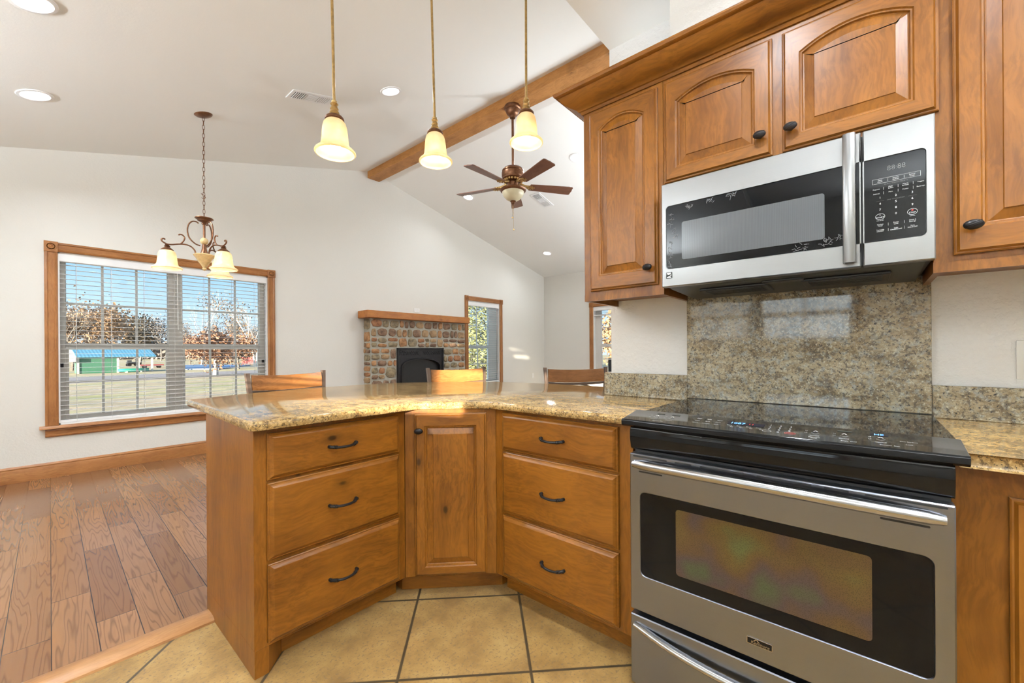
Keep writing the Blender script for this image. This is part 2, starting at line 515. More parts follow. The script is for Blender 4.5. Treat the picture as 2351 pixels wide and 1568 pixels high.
M['redpaint'] = plain('red_paint', (0.26, 0.04, 0.04), 0.6)
M['bark'] = plain('grey_bark', (0.12, 0.10, 0.08), 0.9, noise=0.4, scale=8, bump=0.4)
M['pale_bark'] = plain('pale_bark', (0.42, 0.39, 0.35), 0.8, noise=0.25, scale=3)
M['leaf_tan'] = plain('dry_tan_leaf', (0.21, 0.125, 0.065), 0.7, noise=0.5, scale=0.9)
M['leaf_rust'] = plain('rust_leaf', (0.20, 0.10, 0.055), 0.7, noise=0.5, scale=0.9)
M['leaf_dark'] = plain('dark_leaf', (0.06, 0.045, 0.028), 0.7, noise=0.4, scale=0.9)
M['leaf_green'] = plain('evergreen_leaf', (0.20, 0.21, 0.08), 0.5, noise=0.6, scale=3)
M['brick'] = plain('red_brick', (0.35, 0.16, 0.12), 0.85, noise=0.25, scale=9)
M['twig'] = plain('hazy_twig', (0.15, 0.125, 0.105), 0.9, noise=0.3, scale=1.0)

# ---------------------------------------------------------------- mesh helpers
def new():
    return bmesh.new()


def obj(name, bm, mat, parent=None, smooth=True, ang=32.0):
    bmesh.ops.recalc_face_normals(bm, faces=bm.faces)
    me = bpy.data.meshes.new(name)
    bm.to_mesh(me)
    bm.free()
    for m in (mat if isinstance(mat, (list, tuple)) else [mat]):
        me.materials.append(m)
    if smooth:
        me.polygons.foreach_set('use_smooth', [True] * len(me.polygons))
        me.set_sharp_from_angle(angle=radians(ang))
    o = bpy.data.objects.new(name, me)
    COL.objects.link(o)
    if parent:
        o.parent = parent
    return o


def thing(name, label, cat, loc=(0, 0, 0), rz=0.0, group=None):
    o = bpy.data.objects.new(name, None)
    o.empty_display_size = 0.05
    COL.objects.link(o)
    o.location = loc
    o.rotation_euler = (0, 0, rz)
    o['label'] = label
    o['category'] = cat
    if group:
        o['group'] = group
    return o


def tag(o, label, cat, group=None, kind=None):
    o['label'] = label
    o['category'] = cat
    if group:
        o['group'] = group
    if kind:
        o['kind'] = kind
    return o


def struct(o, label=None, cat=None):
    o['kind'] = 'structure'
    if label:
        o['label'] = label
    if cat:
        o['category'] = cat
    return o


def dup(root, loc, rz=None, label=None, group=None):
    r = root.copy()
    COL.objects.link(r)
    r.location = loc
    if rz is not None:
        r.rotation_euler = (0, 0, rz)
    if label:
        r['label'] = label
    if group:
        r['group'] = group
    for ch in list(root.children):
        c = ch.copy()
        COL.objects.link(c)
        c.parent = r
        for g in list(ch.children):
            d = g.copy()
            COL.objects.link(d)
            d.parent = c
    return r


def box(bm, x0, x1, y0, y1, z0, z1, bev=0.0, seg=1, mi=0):
    vs = [bm.verts.new(p) for p in ((x0, y0, z0), (x1, y0, z0), (x1, y1, z0), (x0, y1, z0), (x0, y0, z1), (x1, y0, z1), (x1, y1, z1), (x0, y1, z1))]
    fs = [bm.faces.new([vs[i] for i in q]) for q in ((0, 3, 2, 1), (4, 5, 6, 7), (0, 1, 5, 4), (1, 2, 6, 5), (2, 3, 7, 6), (3, 0, 4, 7))]
    for f in fs:
        f.material_index = mi
    if bev:
        es = {e for f in fs for e in f.edges}
        bmesh.ops.bevel(bm, geom=list(es), offset=bev, segments=seg, profile=0.5, affect='EDGES')
    return fs


def loft(bm, loops, cap0=True, cap1=True, closed=True, mi=0):
    rows = [[bm.verts.new(p) for p in L] for L in loops]
    n = len(rows[0])
    for a, b in zip(rows, rows[1:]):
        for i in range(n if closed else n - 1):
            j = (i + 1) % n
            f = bm.faces.new((a[i], a[j], b[j], b[i]))
            f.material_index = mi
    if cap0:
        bm.faces.new(list(reversed(rows[0]))).material_index = mi
    if cap1:
        bm.faces.new(rows[-1]).material_index = mi
    return rows


def inset(poly, d):
    """offset a closed CCW 2-D polygon inwards by d"""
    n = len(poly)
    out = []
    for i in range(n):
        p0, p1, p2 = Vector(poly[i - 1]), Vector(poly[i]), Vector(poly[(i + 1) % n])
        a, b = (p1 - p0), (p2 - p1)
        if a.length < 1e-9:
            a = b
        if b.length < 1e-9:
            b = a
        a.normalize()
        b.normalize()
        na, nb = Vector((-a.y, a.x)), Vector((-b.y, b.x))
        m = na + nb
        if m.length < 1e-6:
            m = na
        m.normalize()
        c = max(0.35, m.dot(na))
        out.append(tuple(p1 + m * (d / c)))
    return out


def rrect(x0, x1, z0, z1, r=0.0, n=5, corners=(1, 1, 1, 1)):
    """CCW rounded rectangle; corners: bl br tr tl"""
    pts = []
    for (cx, cz, a0, on) in ((x0, z0, 180, corners[0]), (x1, z0, 270, corners[1]), (x1, z1, 0, corners[2]), (x0, z1, 90, corners[3])):
        rr = r if on else 0.0
        ix = cx + (rr if cx == x0 else -rr)
        iz = cz + (rr if cz == z0 else -rr)
        for k in range(n + 1):
            a = radians(a0 + 90.0 * k / n)
            pts.append((ix + rr * cos(a), iz + rr * sin(a)))
    return pts


def tube(bm, pts, r, n=8, closed=False, caps=True, mi=0):
    pts = [Vector(p) for p in pts]
    m = len(pts)
    rad = r if isinstance(r, (list, tuple)) else [r] * m
    tang = []
    for i in range(m):
        if closed:
            t = pts[(i + 1) % m] - pts[i - 1]
        else:
            t = pts[min(i + 1, m - 1)] - pts[max(i - 1, 0)]
        tang.append(t.normalized() if t.length > 1e-9 else Vector((0, 0, 1)))
    ref = Vector((0, 0, 1)) if abs(tang[0].z) < 0.9 else Vector((1, 0, 0))
    u = tang[0].cross(ref).normalized()
    rows = []
    for i in range(m):
        u = (u - tang[i] * u.dot(tang[i]))
        u = u.normalized() if u.length > 1e-6 else tang[i].orthogonal().normalized()
        w = tang[i].cross(u)
        rows.append([bm.verts.new(pts[i] + (u * cos(2 * pi * k / n) + w * sin(2 * pi * k / n)) * rad[i]) for k in range(n)])
    rng = m if closed else m - 1
    for i in range(rng):
        a, b = rows[i], rows[(i + 1) % m]
        for k in range(n):
            j = (k + 1) % n
            bm.faces.new((a[k], a[j], b[j], b[k])).material_index = mi
    if caps and not closed:
        bm.faces.new(list(reversed(rows[0]))).material_index = mi
        bm.faces.new(rows[-1]).material_index = mi


def lathe(bm, prof, n=24, c=(0, 0, 0), cap0=False, cap1=False, mi=0, sx=1.0, sy=1.0):
    loops = [[(c[0] + r * sx * cos(2 * pi * k / n), c[1] + r * sy * sin(2 * pi * k / n), c[2] + z) for k in range(n)] for r, z in prof]
    loft(bm, loops, cap0, cap1, mi=mi)


def prism(bm, poly, a0, a1, plane='xy', mi=0):
    f = {'xy': lambda p, a: (p[0], p[1], a), 'xz': lambda p, a: (p[0], a, p[1]), 'yz': lambda p, a: (a, p[0], p[1])}[plane]
    loft(bm, [[f(p, a0) for p in poly], [f(p, a1) for p in poly]], mi=mi)


def xform(bm, mtx, start=0):
    bm.verts.ensure_lookup_table()
    for v in bm.verts[start:]:
        v.co = mtx @ v.co


def arcpts(cx, cy, r, a0, a1, n):
    return [(cx + r * cos(radians(a0 + (a1 - a0) * k / n)), cy + r * sin(radians(a0 + (a1 - a0) * k / n))) for k in range(n + 1)]


def bez(P, n=12):
    """Catmull-Rom through points"""
    P = [Vector(p) for p in P]
    out = []
    for i in range(len(P) - 1):
        p0, p1, p2, p3 = P[max(i - 1, 0)], P[i], P[i + 1], P[min(i + 2, len(P) - 1)]
        for k in range(n):
            t = k / n
            out.append(0.5 * ((2 * p1) + (p2 - p0) * t + (2 * p0 - 5 * p1 + 4 * p2 - p3) * t * t + (3 * p1 - p0 - 3 * p2 + p3) * t ** 3))
    out.append(P[-1])
    return out


def text(bm, body, size, x, z, y, align='CENTER', mi=0, shear=0.0, sx=1.0, plane=None):
    """flat lettering in the local xz plane, facing -y"""
    cu = bpy.data.curves.new('t', 'FONT')
    cu.body = body
    cu.size = size
    cu.align_x = align
    cu.align_y = 'CENTER'
    cu.shear = shear
    cu.resolution_u = 2
    ob = bpy.data.objects.new('t', cu)
    me = ob.to_mesh()
    vs = []
    for v in me.vertices:
        p = Vector((x + v.co.x * sx, y, z + v.co.y)) if plane is None else plane(x + v.co.x * sx, z + v.co.y)
        vs.append(bm.verts.new(p))
    for p in me.polygons:
        try:
            bm.faces.new([vs[i] for i in p.vertices]).material_index = mi
        except ValueError:
            pass
    ob.to_mesh_clear()
    bpy.data.objects.remove(ob)
    bpy.data.curves.remove(cu)


# ---------------------------------------------------------------- the room
YG, XR, XL, YB, YK = 5.75, 7.86, -2.3, -2.2, 1.035      # gable wall, far right wall, left wall, rear wall, kitchen ceiling edge
RX, RZ, SL, SR = 3.43, 3.912, 0.262, 0.235               # ridge and slopes
WX = 2.02                                                # kitchen wall face
KC = 2.75                                                # flat kitchen ceiling


def ceil_z(x):
    return RZ - (SL * (RX - x) if x < RX else SR * (x - RX))


bm = new()
box(bm, XL - 0.2, WX + 0.2, YB - 0.2, 2.16, -0.05, 0.0)
struct(obj('floor_kitchen', bm, M['tile'], smooth=False), 'square tan stone tiles laid diagonally across the kitchen floor', 'floor')
bm = new()
box(bm, XL - 0.2, XR + 0.2, 2.16, YG + 0.2, -0.05, 0.002)
box(bm, WX + 0.2, XR + 0.2, 0.9, 2.16, -0.05, 0.002)
struct(obj('floor_dining', bm, M['plank'], smooth=False), 'glossy brown wood plank floor of the dining and living area', 'floor')
bm = new()
prism(bm, [(2.115, 0.0), (2.235, 0.0), (2.232, 0.008), (2.215, 0.016), (2.175, 0.019), (2.135, 0.016), (2.118, 0.008)], XL, 0.505, 'yz')
struct(obj('trim_1', bm, M['strip']), 'rounded oak strip between the plank floor and the tile floor', 'floor trim')

# gable wall with two windows
W1 = (0.165, 1.95, 0.483, 2.105)
W2 = (5.415, 6.30, 0.50, 2.115)


def wall_xz(bm, y0, y1, x0, x1, ztop, holes):
    xs = sorted({x0, x1} | {h[0] for h in holes} | {h[1] for h in holes})
    for a, b in zip(xs, xs[1:]):
        hs = [h for h in holes if h[0] <= a + 1e-6 and h[1] >= b - 1e-6]
        if hs:
            box(bm, a, b, y0, y1, 0, hs[0][2])
            box(bm, a, b, y0, y1, hs[0][3], ztop)
        else:
            box(bm, a, b, y0, y1, 0, ztop)


bm = new()
wall_xz(bm, YG, YG + 0.16, XL - 0.16, XR + 0.16, 2.3, [W1, W2])
prism(bm, [(XL - 0.16, 2.3), (XR + 0.16, 2.3), (XR + 0.16, ceil_z(XR + 0.16) + 0.03), (RX, RZ + 0.03), (XL - 0.16, ceil_z(XL - 0.16) + 0.03)], YG, YG + 0.16, 'xz')
struct(obj('wall_back', bm, M['wall'], smooth=False), 'tall cream gable wall holding the wide window and the fireplace', 'wall')

# far right wall with a window
W3 = (3.55, 4.445, 0.62, 2.075)


def wall_yz(bm, x0, x1, y0, y1, ztop, holes):
    ys = sorted({y0, y1} | {h[0] for h in holes} | {h[1] for h in holes})
    for a, b in zip(ys, ys[1:]):
        hs = [h for h in holes if h[0] <= a + 1e-6 and h[1] >= b - 1e-6]
        if hs:
            box(bm, x0, x1, a, b, 0, hs[0][2])
            box(bm, x0, x1, a, b, hs[0][3], ztop)
        else:
            box(bm, x0, x1, a, b, 0, ztop)


bm = new()
wall_yz(bm, XR, XR + 0.16, 0.9, YG, ceil_z(XR) + 0.02, [W3])
struct(obj('wall_right', bm, M['wall'], smooth=False), 'short far cream wall beyond the stools, partly behind the cabinets', 'wall')

# left wall (out of frame) with the two windows the sun and the reflections come through
W4 = (0.10, 1.95, 1.22, 1.90)
W6 = (2.25, 3.35, 1.95, 2.36)
bm = new()
wall_yz(bm, XL - 0.16, XL, YB - 0.16, YG, KC + 0.1, [W4, W6])
struct(obj('wall_left', bm, M['wall'], smooth=False), 'cream wall on the left of the room', 'wall')
bm = new()
box(bm, XL - 0.16, WX + 0.13, YB - 0.16, YB, 0, KC + 0.1)
struct(obj('wall_rear', bm, M['wall'], smooth=False), 'cream wall behind the kitchen', 'wall')

# kitchen wall, its chase above the cabinets, wall closing the living room
bm = new()
box(bm, WX, WX + 0.13, YB, YK, 0, KC + 0.02)
struct(obj('wall_kitchen', bm, M['wall_tex'], smooth=False), 'pale stippled kitchen wall behind the range and cabinets', 'wall')
bm = new()
box(bm, 1.72, WX + 0.001, -0.15, 0.608, 2.347, KC + 0.01)
struct(obj('wall_chase', bm, M['wall_tex'], smooth=False), 'boxed-out stippled wall above the microwave cabinet', 'wall')
bm = new()
box(bm, WX + 0.13, XR + 0.16, YK - 0.13, YK, 0, 2.3)
prism(bm, [(WX + 0.13, 2.3), (XR + 0.16, 2.3), (XR + 0.16, ceil_z(XR + 0.16) + 0.03), (RX, RZ + 0.03), (WX + 0.13, ceil_z(WX + 0.13) + 0.03)], YK - 0.13, YK, 'xz')
prism(bm, [(XL - 0.16, KC + 0.02), (WX + 0.13, KC + 0.02), (WX + 0.13, ceil_z(WX + 0.13) + 0.03), (XL - 0.16, KC + 0.05)], YK - 0.13, YK, 'xz')
struct(obj('wall_front', bm, M['wall'], smooth=False), 'cream wall above the edge of the lower kitchen ceiling', 'wall')

bm = new()
for (xa, xb) in ((XL - 0.2, RX), (RX, XR + 0.2)):
    prism(bm, [(xa, ceil_z(xa)), (xb, ceil_z(xb)), (xb, ceil_z(xb) + 0.1), (xa, ceil_z(xa) + 0.1)], YK - 0.13, YG + 0.2, 'xz')
struct(obj('ceiling', bm, M['ceil'], smooth=False), 'high vaulted cream ceiling over the dining and living room', 'ceiling')
bm = new()
box(bm, XL - 0.16, WX + 0.13, YB - 0.16, YK, KC, KC + 0.1)
struct(obj('ceiling_kitchen', bm, M['ceil'], smooth=False), 'lower flat cream ceiling over the kitchen', 'ceiling')

# baseboards
BB = [(0, 0), (0.018, 0), (0.018, 0.105), (0.014, 0.115), (0.016, 0.125), (0.010, 0.138), (0.006, 0.142), (0, 0.142)]
bm = new()
for xa, xb in ((XL, 3.26), (5.17, XR)):
    loft(bm, [[(x, YG - p[0], 0.002 + p[1]) for p in BB] for x in (xa, xb)])
struct(obj('baseboard_back', bm, M['trim']), 'stained wood baseboard along the gable wall', 'baseboard')
bm = new()
loft(bm, [[(XR - p[0], y, 0.002 + p[1]) for p in BB] for y in (YK, YG - 0.02)])
struct(obj('baseboard_right', bm, M['trim']), 'stained wood baseboard along the far wall', 'baseboard')

# ridge beam
bm = new()
box(bm, 3.345, 3.545, YK, YG, 3.79, 3.905, 0.004)
bmb = obj('ceiling_beam', bm, M['beam'])
struct(bmb, 'rough stained timber beam running along the ridge of the vaulted ceiling', 'beam')

# ---------------------------------------------------------------- windows
def casing_profile(w):
    return [(0, 0), (0, 0.014), (0.08 * w, 0.02), (0.2 * w, 0.022), (0.3 * w, 0.016), (0.7 * w, 0.016), (0.8 * w, 0.022), (0.92 * w, 0.02), (w, 0.014), (w, 0)]


def rosette(bm, x0, x1, z0, z1, y):
    box(bm, x0, x1, y - 0.027, y, z0, z1, 0.002)
    cx, cz, R = (x0 + x1) / 2, (z0 + z1) / 2, (x1 - x0) * 0.42
    prof = [(R, 0.0), (R * 0.95, 0.006), (R * 0.8, 0.006), (R * 0.72, 0.001), (R * 0.6, 0.001), (R * 0.52, 0.006), (R * 0.4, 0.006), (R * 0.3, 0.001), (R * 0.2, 0.004), (0.001, 0.006)]
    n = 20
    loft(bm, [[(cx + r * cos(2 * pi * k / n), y - 0.026 - h, cz + r * sin(2 * pi * k / n)) for k in range(n)] for r, h in prof], False, True)


def make_window(name, label, x0, x1, z0, z1, cw, sill, units, lz, sashcol, twist=None, grid=(3, 2)):
    """window in the local xz plane, wall face at y=0, outside is +y. units: list of (xa, xb) clear sash widths"""
    root = thing(name, label, 'window')
    root['kind'] = 'structure'
    ov = 0.006
    # casing: head, two sides, rosettes
    for nm, xa in (('casing_side', x0 - cw), ('casing_side', x1)):
        bm = new()
        loft(bm, [[(xa + p[0], -p[1], z) for p in casing_profile(cw)] for z in ((z0 - 0.0 if sill else z0 - cw), z1)])
        obj(nm, bm, M['trim_z'], root)
    bm = new()
    loft(bm, [[(x, -p[1], z1 + p[0]) for p in casing_profile(cw)] for x in (x0, x1)])
    obj('casing_head', bm, M['trim'], root)
    for xa in (x0 - cw, x1):
        bm = new()
        rosette(bm, xa - 0.002, xa + cw + 0.002, z1 - 0.008, z1 + cw + 0.004, 0)
        obj('corner_block', bm, M['trim'], root)
    if sill:
        bm = new()
        prism(bm, [(-0.05, z0 - 0.028), (-0.046, z0 - 0.012), (-0.036, z0 - 0.002), (0.10, z0), (0.10, z0 - 0.03), (-0.04, z0 - 0.03)], x0 - cw - 0.035, x1 + cw + 0.035, 'yz')
        obj('window_sill', bm, M['trim'], root)
        bm = new()
        loft(bm, [[(x, -p[1], z0 - 0.03 - p[0]) for p in casing_profile(0.075)] for x in (x0 - cw, x1 + cw)])
        obj('apron', bm, M['trim'], root)
    # jamb liner
    bm = new()
    for (a, b, c, d) in ((x0, x0 + 0.012, z0, z1), (x1 - 0.012, x1, z0, z1), (x0, x1, z1 - 0.012, z1), (x0, x1, z0, z0 + 0.012)):
        box(bm, a, b, 0.004, 0.155, c, d)
    obj('jamb', bm, M['blind'], root, smooth=False)
    # frame
    bm = new()
    edges = [x0 + 0.012] + [v for u in units for v in u] + [x1 - 0.012]
    for a, b in zip(edges[::2], edges[1::2]):
        box(bm, a, b, 0.075, 0.14, z0 + 0.012, z1 - 0.012, 0.003)
    for (a, b) in units:
        box(bm, a, b, 0.075, 0.14, z0 + 0.012, z0 + 0.05, 0.003)
        box(bm, a, b, 0.075, 0.14, z1 - 0.06, z1 - 0.012, 0.003)
    obj('window_frame', bm, sashcol, root)
    for (a, b) in units:
        for (za, zb, yy, s) in ((lz, z1 - 0.06, 0.115, 0.006), (z0 + 0.05, lz, 0.09, 0.022)):
            bm = new()
            for (p, q, r_, t_) in ((a, a + s, za, zb), (b - s, b, za, zb), (a + s, b - s, za, za + (0.028 if za == lz else s)), (a + s, b - s, zb - (0.034 if zb == lz else s), zb)):
                box(bm, p, q, yy - 0.014, yy + 0.014, r_, t_, 0.002)
            gx, gz = grid
            for k in range(1, gx):
                x = a + (b - a) * k / gx
                box(bm, x - 0.0095, x + 0.0095, yy - 0.008, yy + 0.008, za + s, zb - s)
            for k in range(1, gz):
                z = za + (zb - za) * k / gz
                box(bm, a + s, b - s, yy - 0.0075, yy + 0.0075, z - 0.009, z + 0.009)
            sash = obj('sash', bm, sashcol, root)
            bm = new()
            box(bm, a + s * 0.5, b - s * 0.5, yy - 0.002, yy + 0.002, za + s * 0.5, zb - s * 0.5)
            obj('pane', bm, M['glass'], sash, smooth=False)
    return root


w1 = make_window('window_1', 'wide stained-wood framed double window with blinds on the left', W1[0], W1[1], W1[2], W1[3], 0.085, True,
                 [(0.215, 0.985), (1.108, 1.885)], 1.222, M['vinyl'])
w1.location = (0, YG, 0)
bm = new()
for xx in (0.19, 1.915):
    box(bm, xx - 0.011, xx + 0.011, 0.055, 0.078, 1.02, 1.06, 0.003)
obj('sash_latch', bm, M['iron'], w1)
w2 = make_window('window_2', 'narrow wood framed window right of the fireplace', W2[0], W2[1], W2[2], W2[3], 0.085, True,
                 [(5.44, 6.065)], 1.235, M['bluevinyl'], grid=(2, 2))
w2.location = (0, YG, 0)
w3 = make_window('window_3', 'partly hidden far window seen beside the tall upper cabinet', 0.0, 0.895, W3[2], W3[3], 0.09, True,
                 [(0.135, 0.76)], 1.25, M['vinyl'], grid=(2, 2))
w3.location = (XR, W3[1], 0)
w3.rotation_euler = (0, 0, radians(-90))
w4 = make_window('window_4', 'double window in the left wall by the kitchen', 0.0, W4[1] - W4[0], W4[2], W4[3], 0.085, True,
                 [(0.035, 0.95), (1.10, 1.82)], 1.60, M['vinyl'], grid=(2, 1))
w4.location = (XL, W4[0], 0)
w4.rotation_euler = (0, 0, radians(90))
w5 = make_window('window_5', 'high wide window in the left wall of the dining room', 0.0, W6[1] - W6[0], W6[2], W6[3], 0.04, False,
                 [(0.012, W6[1] - W6[0] - 0.012)], W6[2] + 0.051, M['vinyl'], grid=(1, 1))
w5.location = (XL, W6[0], 0)
w5.rotation_euler = (0, 0, radians(90))


def make_blind(label, x0, x1, ztop, zbot, pitch, tilt, cords, loc, rz, yc=0.04, valance=0.08, wand=None):
    root = thing('window_blind', label, 'blind', loc, rz)
    bm = new()
    box(bm, x0 + 0.004, x1 - 0.004, yc - 0.034, yc + 0.026, ztop - valance, ztop, 0.004)
    obj('valance', bm, M['blind'], root)
    bm = new()
    n = int((ztop - valance - zbot) / pitch)
    hw = 0.025
    for k in range(n):
        z = ztop - valance - pitch * (k + 0.6)
        if z < zbot + 0.03:
            break
        pr = [(-hw, -0.001), (0, 0.0006), (hw, -0.001), (hw, 0.0004), (0, 0.002), (-hw, 0.0004)]
        pr = [(p[0] * cos(tilt) - p[1] * sin(tilt), p[0] * sin(tilt) + p[1] * cos(tilt)) for p in pr]
        loft(bm, [[(x, yc + p[0], z + p[1]) for p in pr] for x in (x0 + 0.008, x1 - 0.008)])
    obj('slats', bm, M['slat'], root, smooth=False)
    bm = new()
    box(bm, x0 + 0.008, x1 - 0.008, yc - 0.026, yc + 0.026, zbot, zbot + 0.024, 0.004)
    obj('bottom_rail', bm, M['blind'], root)
    for x in cords:
        bm = new()
        tube(bm, [(x, yc - 0.027, ztop - valance + 0.01), (x, yc - 0.027, zbot + 0.002), (x, yc + 0.027, zbot + 0.002), (x, yc + 0.027, ztop - valance + 0.01)], 0.0013, 4)
        obj('ladder_cord', bm, M['cord'], root)
    if wand:
        bm = new()
        tube(bm, [(wand, yc - 0.045, ztop - valance), (wand + 0.004, yc - 0.047, ztop - valance - 0.62)], 0.003, 6)
        tube(bm, [(wand + 0.035, yc - 0.045, ztop - valance), (wand + 0.035, yc - 0.046, ztop - valance - 0.5)], 0.0012, 4)
        obj('tilt_wand', bm, M['cord'], root)
    return root


make_blind('white slatted blind hanging open across the wide left window', 0.165, 1.95, 2.1, 0.495, 0.0445, 0.0, (0.285, 0.53, 0.78, 1.03, 1.3, 1.58, 1.82), (0, YG, 0), 0, wand=1.05)
make_blind('white slatted blind in the narrow window right of the fireplace', W2[0], W2[1], 2.1, 0.52, 0.0445, 0.0, (5.56, 5.85, 6.15), (0, YG, 0), 0, wand=6.2)
make_blind('pale blind drawn up in the far window beside the cabinets', 0.0, 0.895, 2.07, 1.88, 0.03, 0.0, (0.15, 0.7), (XR, W3[1], 0), radians(-90))
make_blind('white blind with tilted slats in the left wall window', 1.09, W4[1] - W4[0], W4[3], W4[2] + 0.01, 0.0445, radians(-20), (1.2, 1.7), (XL, W4[0], 0), radians(90))
# added unseen shade, gaps traced back along the sun to throw wall spots
HOLES = []
for P in ((6.726, 5.75, 1.190), (6.93, 5.75, 1.180), (6.88, 5.75, 1.02), (7.13, 5.75, 1.005), (6.66, 5.75, 0.86), (6.88, 5.75, 0.86), (4.90, 5.56, 1.255), (4.83, 5.56, 1.06)):
    t_ = (P[0] - (XL + 0.012)) / cos(SUN_AZ)
    HOLES.append((P[1] - t_ * sin(SUN_AZ), P[2] + t_ * math.tan(SUN_EL)))
rs = thing('sun_spot_shade', 'unseen white shade added with gaps that throw the sun spots', 'blind', (XL, 0, 0))
bm = new()
zs = sorted({W6[2] + 0.002, W6[3] - 0.002} | {h[1] - 0.019 for h in HOLES} | {h[1] + 0.019 for h in HOLES})
for za, zb in zip(zs, zs[1:]):
    zm = (za + zb) / 2
    y = W6[0] + 0.002
    for h in sorted(HOLES):
        if abs(h[1] - zm) < 0.019 and h[0] - 0.03 > y:
            box(bm, 0.022, 0.025, y, h[0] - 0.03, za, zb)
            y = h[0] + 0.03
    box(bm, 0.022, 0.025, y, W6[1] - 0.002, za, zb)
obj('fabric', bm, M['blind'], rs, smooth=False)
bm = new()
tube(bm, [(0.042, W6[0] + 0.005, W6[3] - 0.022), (0.042, W6[1] - 0.005, W6[3] - 0.022)], 0.018, 10)
obj('roller', bm, M['blind'], rs)

# ---------------------------------------------------------------- fireplace
fp = thing('fireplace', 'fieldstone fireplace with a black metal firebox and thick timber mantel', 'fireplace', (4.2, YG, 0))
bm = new()
FX0, FX1, FY = 3.268 - 4.2, 5.155 - 4.2, 5.56 - YG
BX0, BX1, BZ = 3.712 - 4.2, 4.64 - 4.2, 1.205
box(bm, FX0, BX0, FY, 0, 0.002, 1.655)
box(bm, BX1, FX1, FY, 0, 0.002, 1.655)
box(bm, BX0, BX1, FY, 0, BZ, 1.655)
box(bm, BX0, BX1, FY, 0, 0.002, 0.30)
obj('mortar_backing', bm, M['mortar'], fp, smooth=False)
rs_ = random.Random(12)
bm = new()


def stone(bm, u0, u1, v0, v1, f, mi):
    """one rounded field stone in a cell; f maps (u, v, out) to local space"""
    P = []
    cu, cv, hu, hv = (u0 + u1) / 2, (v0 + v1) / 2, (u1 - u0) / 2, (v1 - v0) / 2
    n = 14
    e = rs_.uniform(2.6, 5.0)
    ph = rs_.uniform(-0.22, 0.22)
    for k in range(n):
        a = 2 * pi * k / n
        c_, s_ = cos(a), sin(a)
        rr_ = (abs(c_) ** e + abs(s_) ** e) ** (-1 / e) * rs_.uniform(0.86, 1.03)
        x, y = rr_ * c_, rr_ * s_
        x, y = x * cos(ph) - y * sin(ph) * 0.6, x * sin(ph) * 0.6 + y * cos(ph)
        P.append((cu + hu * max(-1.08, min(1.08, x)), cv + hv * max(-1.08, min(1.08, y))))
    h = rs_.uniform(0.010, 0.022)
    Q = inset(P, min(hu, hv) * 0.16)
    loft(bm, [[f(p[0], p[1], -0.004) for p in P], [f(p[0], p[1], h * 0.6) for p in P], [f(p[0], p[1], h + rs_.uniform(-0.003, 0.003)) for p in Q]], False, True, mi=mi)


def courses(bm, u0, u1, v0, v1, f):
    v = v0
    while v < v1 - 0.04:
        hgt = min(rs_.uniform(0.10, 0.19), v1 - v)
        if v1 - v - hgt < 0.06:
            hgt = v1 - v
        u = u0
        while u < u1 - 0.03:
            w = min(rs_.uniform(0.085, 0.20), u1 - u)
            if u1 - u - w < 0.06:
                w = u1 - u
            dv = rs_.uniform(-0.012, 0.012)
            if hgt > 0.15 and rs_.random() < 0.35:
                sp = rs_.uniform(0.4, 0.6)
                stone(bm, u + 0.009, u + w - 0.009, v + 0.008, v + hgt * sp - 0.007, f, rs_.randrange(5))
                stone(bm, u + 0.009, u + w - 0.009, v + hgt * sp + 0.007, v + hgt - 0.008, f, rs_.randrange(5))
            else:
                stone(bm, u + 0.009, u + w - 0.009, v + 0.008 + max(0, dv), v + hgt - 0.008 + min(0, dv), f, rs_.randrange(5))
            u += w
        v += hgt


ff = lambda u, v, o: (u, FY - o, v)
fl_ = lambda u, v, o: (FX0 - o, FY + u, v)
courses(bm, FX0, BX0 - 0.005, 0.01, 1.20, ff)
courses(bm, BX1 + 0.005, FX1, 0.01, 1.20, ff)
courses(bm, FX0, FX1, 1.21, 1.645, ff)
courses(bm, 0.0, -FY, 0.01, 1.645, fl_)
obj('field_stones', bm, M['stones'], fp, ang=60)
bm = new()
box(bm, 3.17 - 4.2, 5.205 - 4.2, 5.475 - YG, 0, 1.648, 1.757, 0.008)
obj('mantel', bm, M['mantel'], fp)
bm = new()
y0 = FY - 0.012
# face plate with an arched opening
arch = [(BX0 + 0.085, 0.36), (BX1 - 0.085, 0.36), (BX1 - 0.085, 0.90)]
na = 14
for k in range(1, na):
    a = pi * k / na
    arch.append(((BX0 + BX1) / 2 + (BX1 - BX0 - 0.17) / 2 * cos(a), 0.90 + 0.125 * sin(a)))
arch.append((BX0 + 0.085, 0.90))
outer = [(BX0 + 0.002, 0.302), (BX1 - 0.002, 0.302), (BX1 - 0.002, BZ - 0.002)]
for k in range(1, na):
    outer.append((BX1 - 0.002 + (BX0 - BX1 + 0.004) * k / na, BZ - 0.002))
outer.append((BX0 + 0.002, BZ - 0.002))
loft(bm, [[(p[0], FY + 0.10, p[1]) for p in outer], [(p[0], y0, p[1]) for p in outer], [(p[0], y0, p[1]) for p in inset(arch, -0.02)],
          [(p[0], y0 - 0.018, p[1]) for p in inset(arch, -0.012)], [(p[0], y0 - 0.018, p[1]) for p in inset(arch, 0.004)], [(p[0], FY + 0.02, p[1]) for p in arch]], False, False)
box(bm, BX0, BX0 + 0.03, y0 - 0.014, y0, 0.302, BZ - 0.002, 0.003)
box(bm, BX1 - 0.03, BX1, y0 - 0.014, y0, 0.302, BZ - 0.002, 0.003)
box(bm, BX0, BX1, y0 - 0.014, y0, BZ - 0.03, BZ - 0.002, 0.003)
obj('firebox_front', bm, M['iron'], fp)
bm = new()
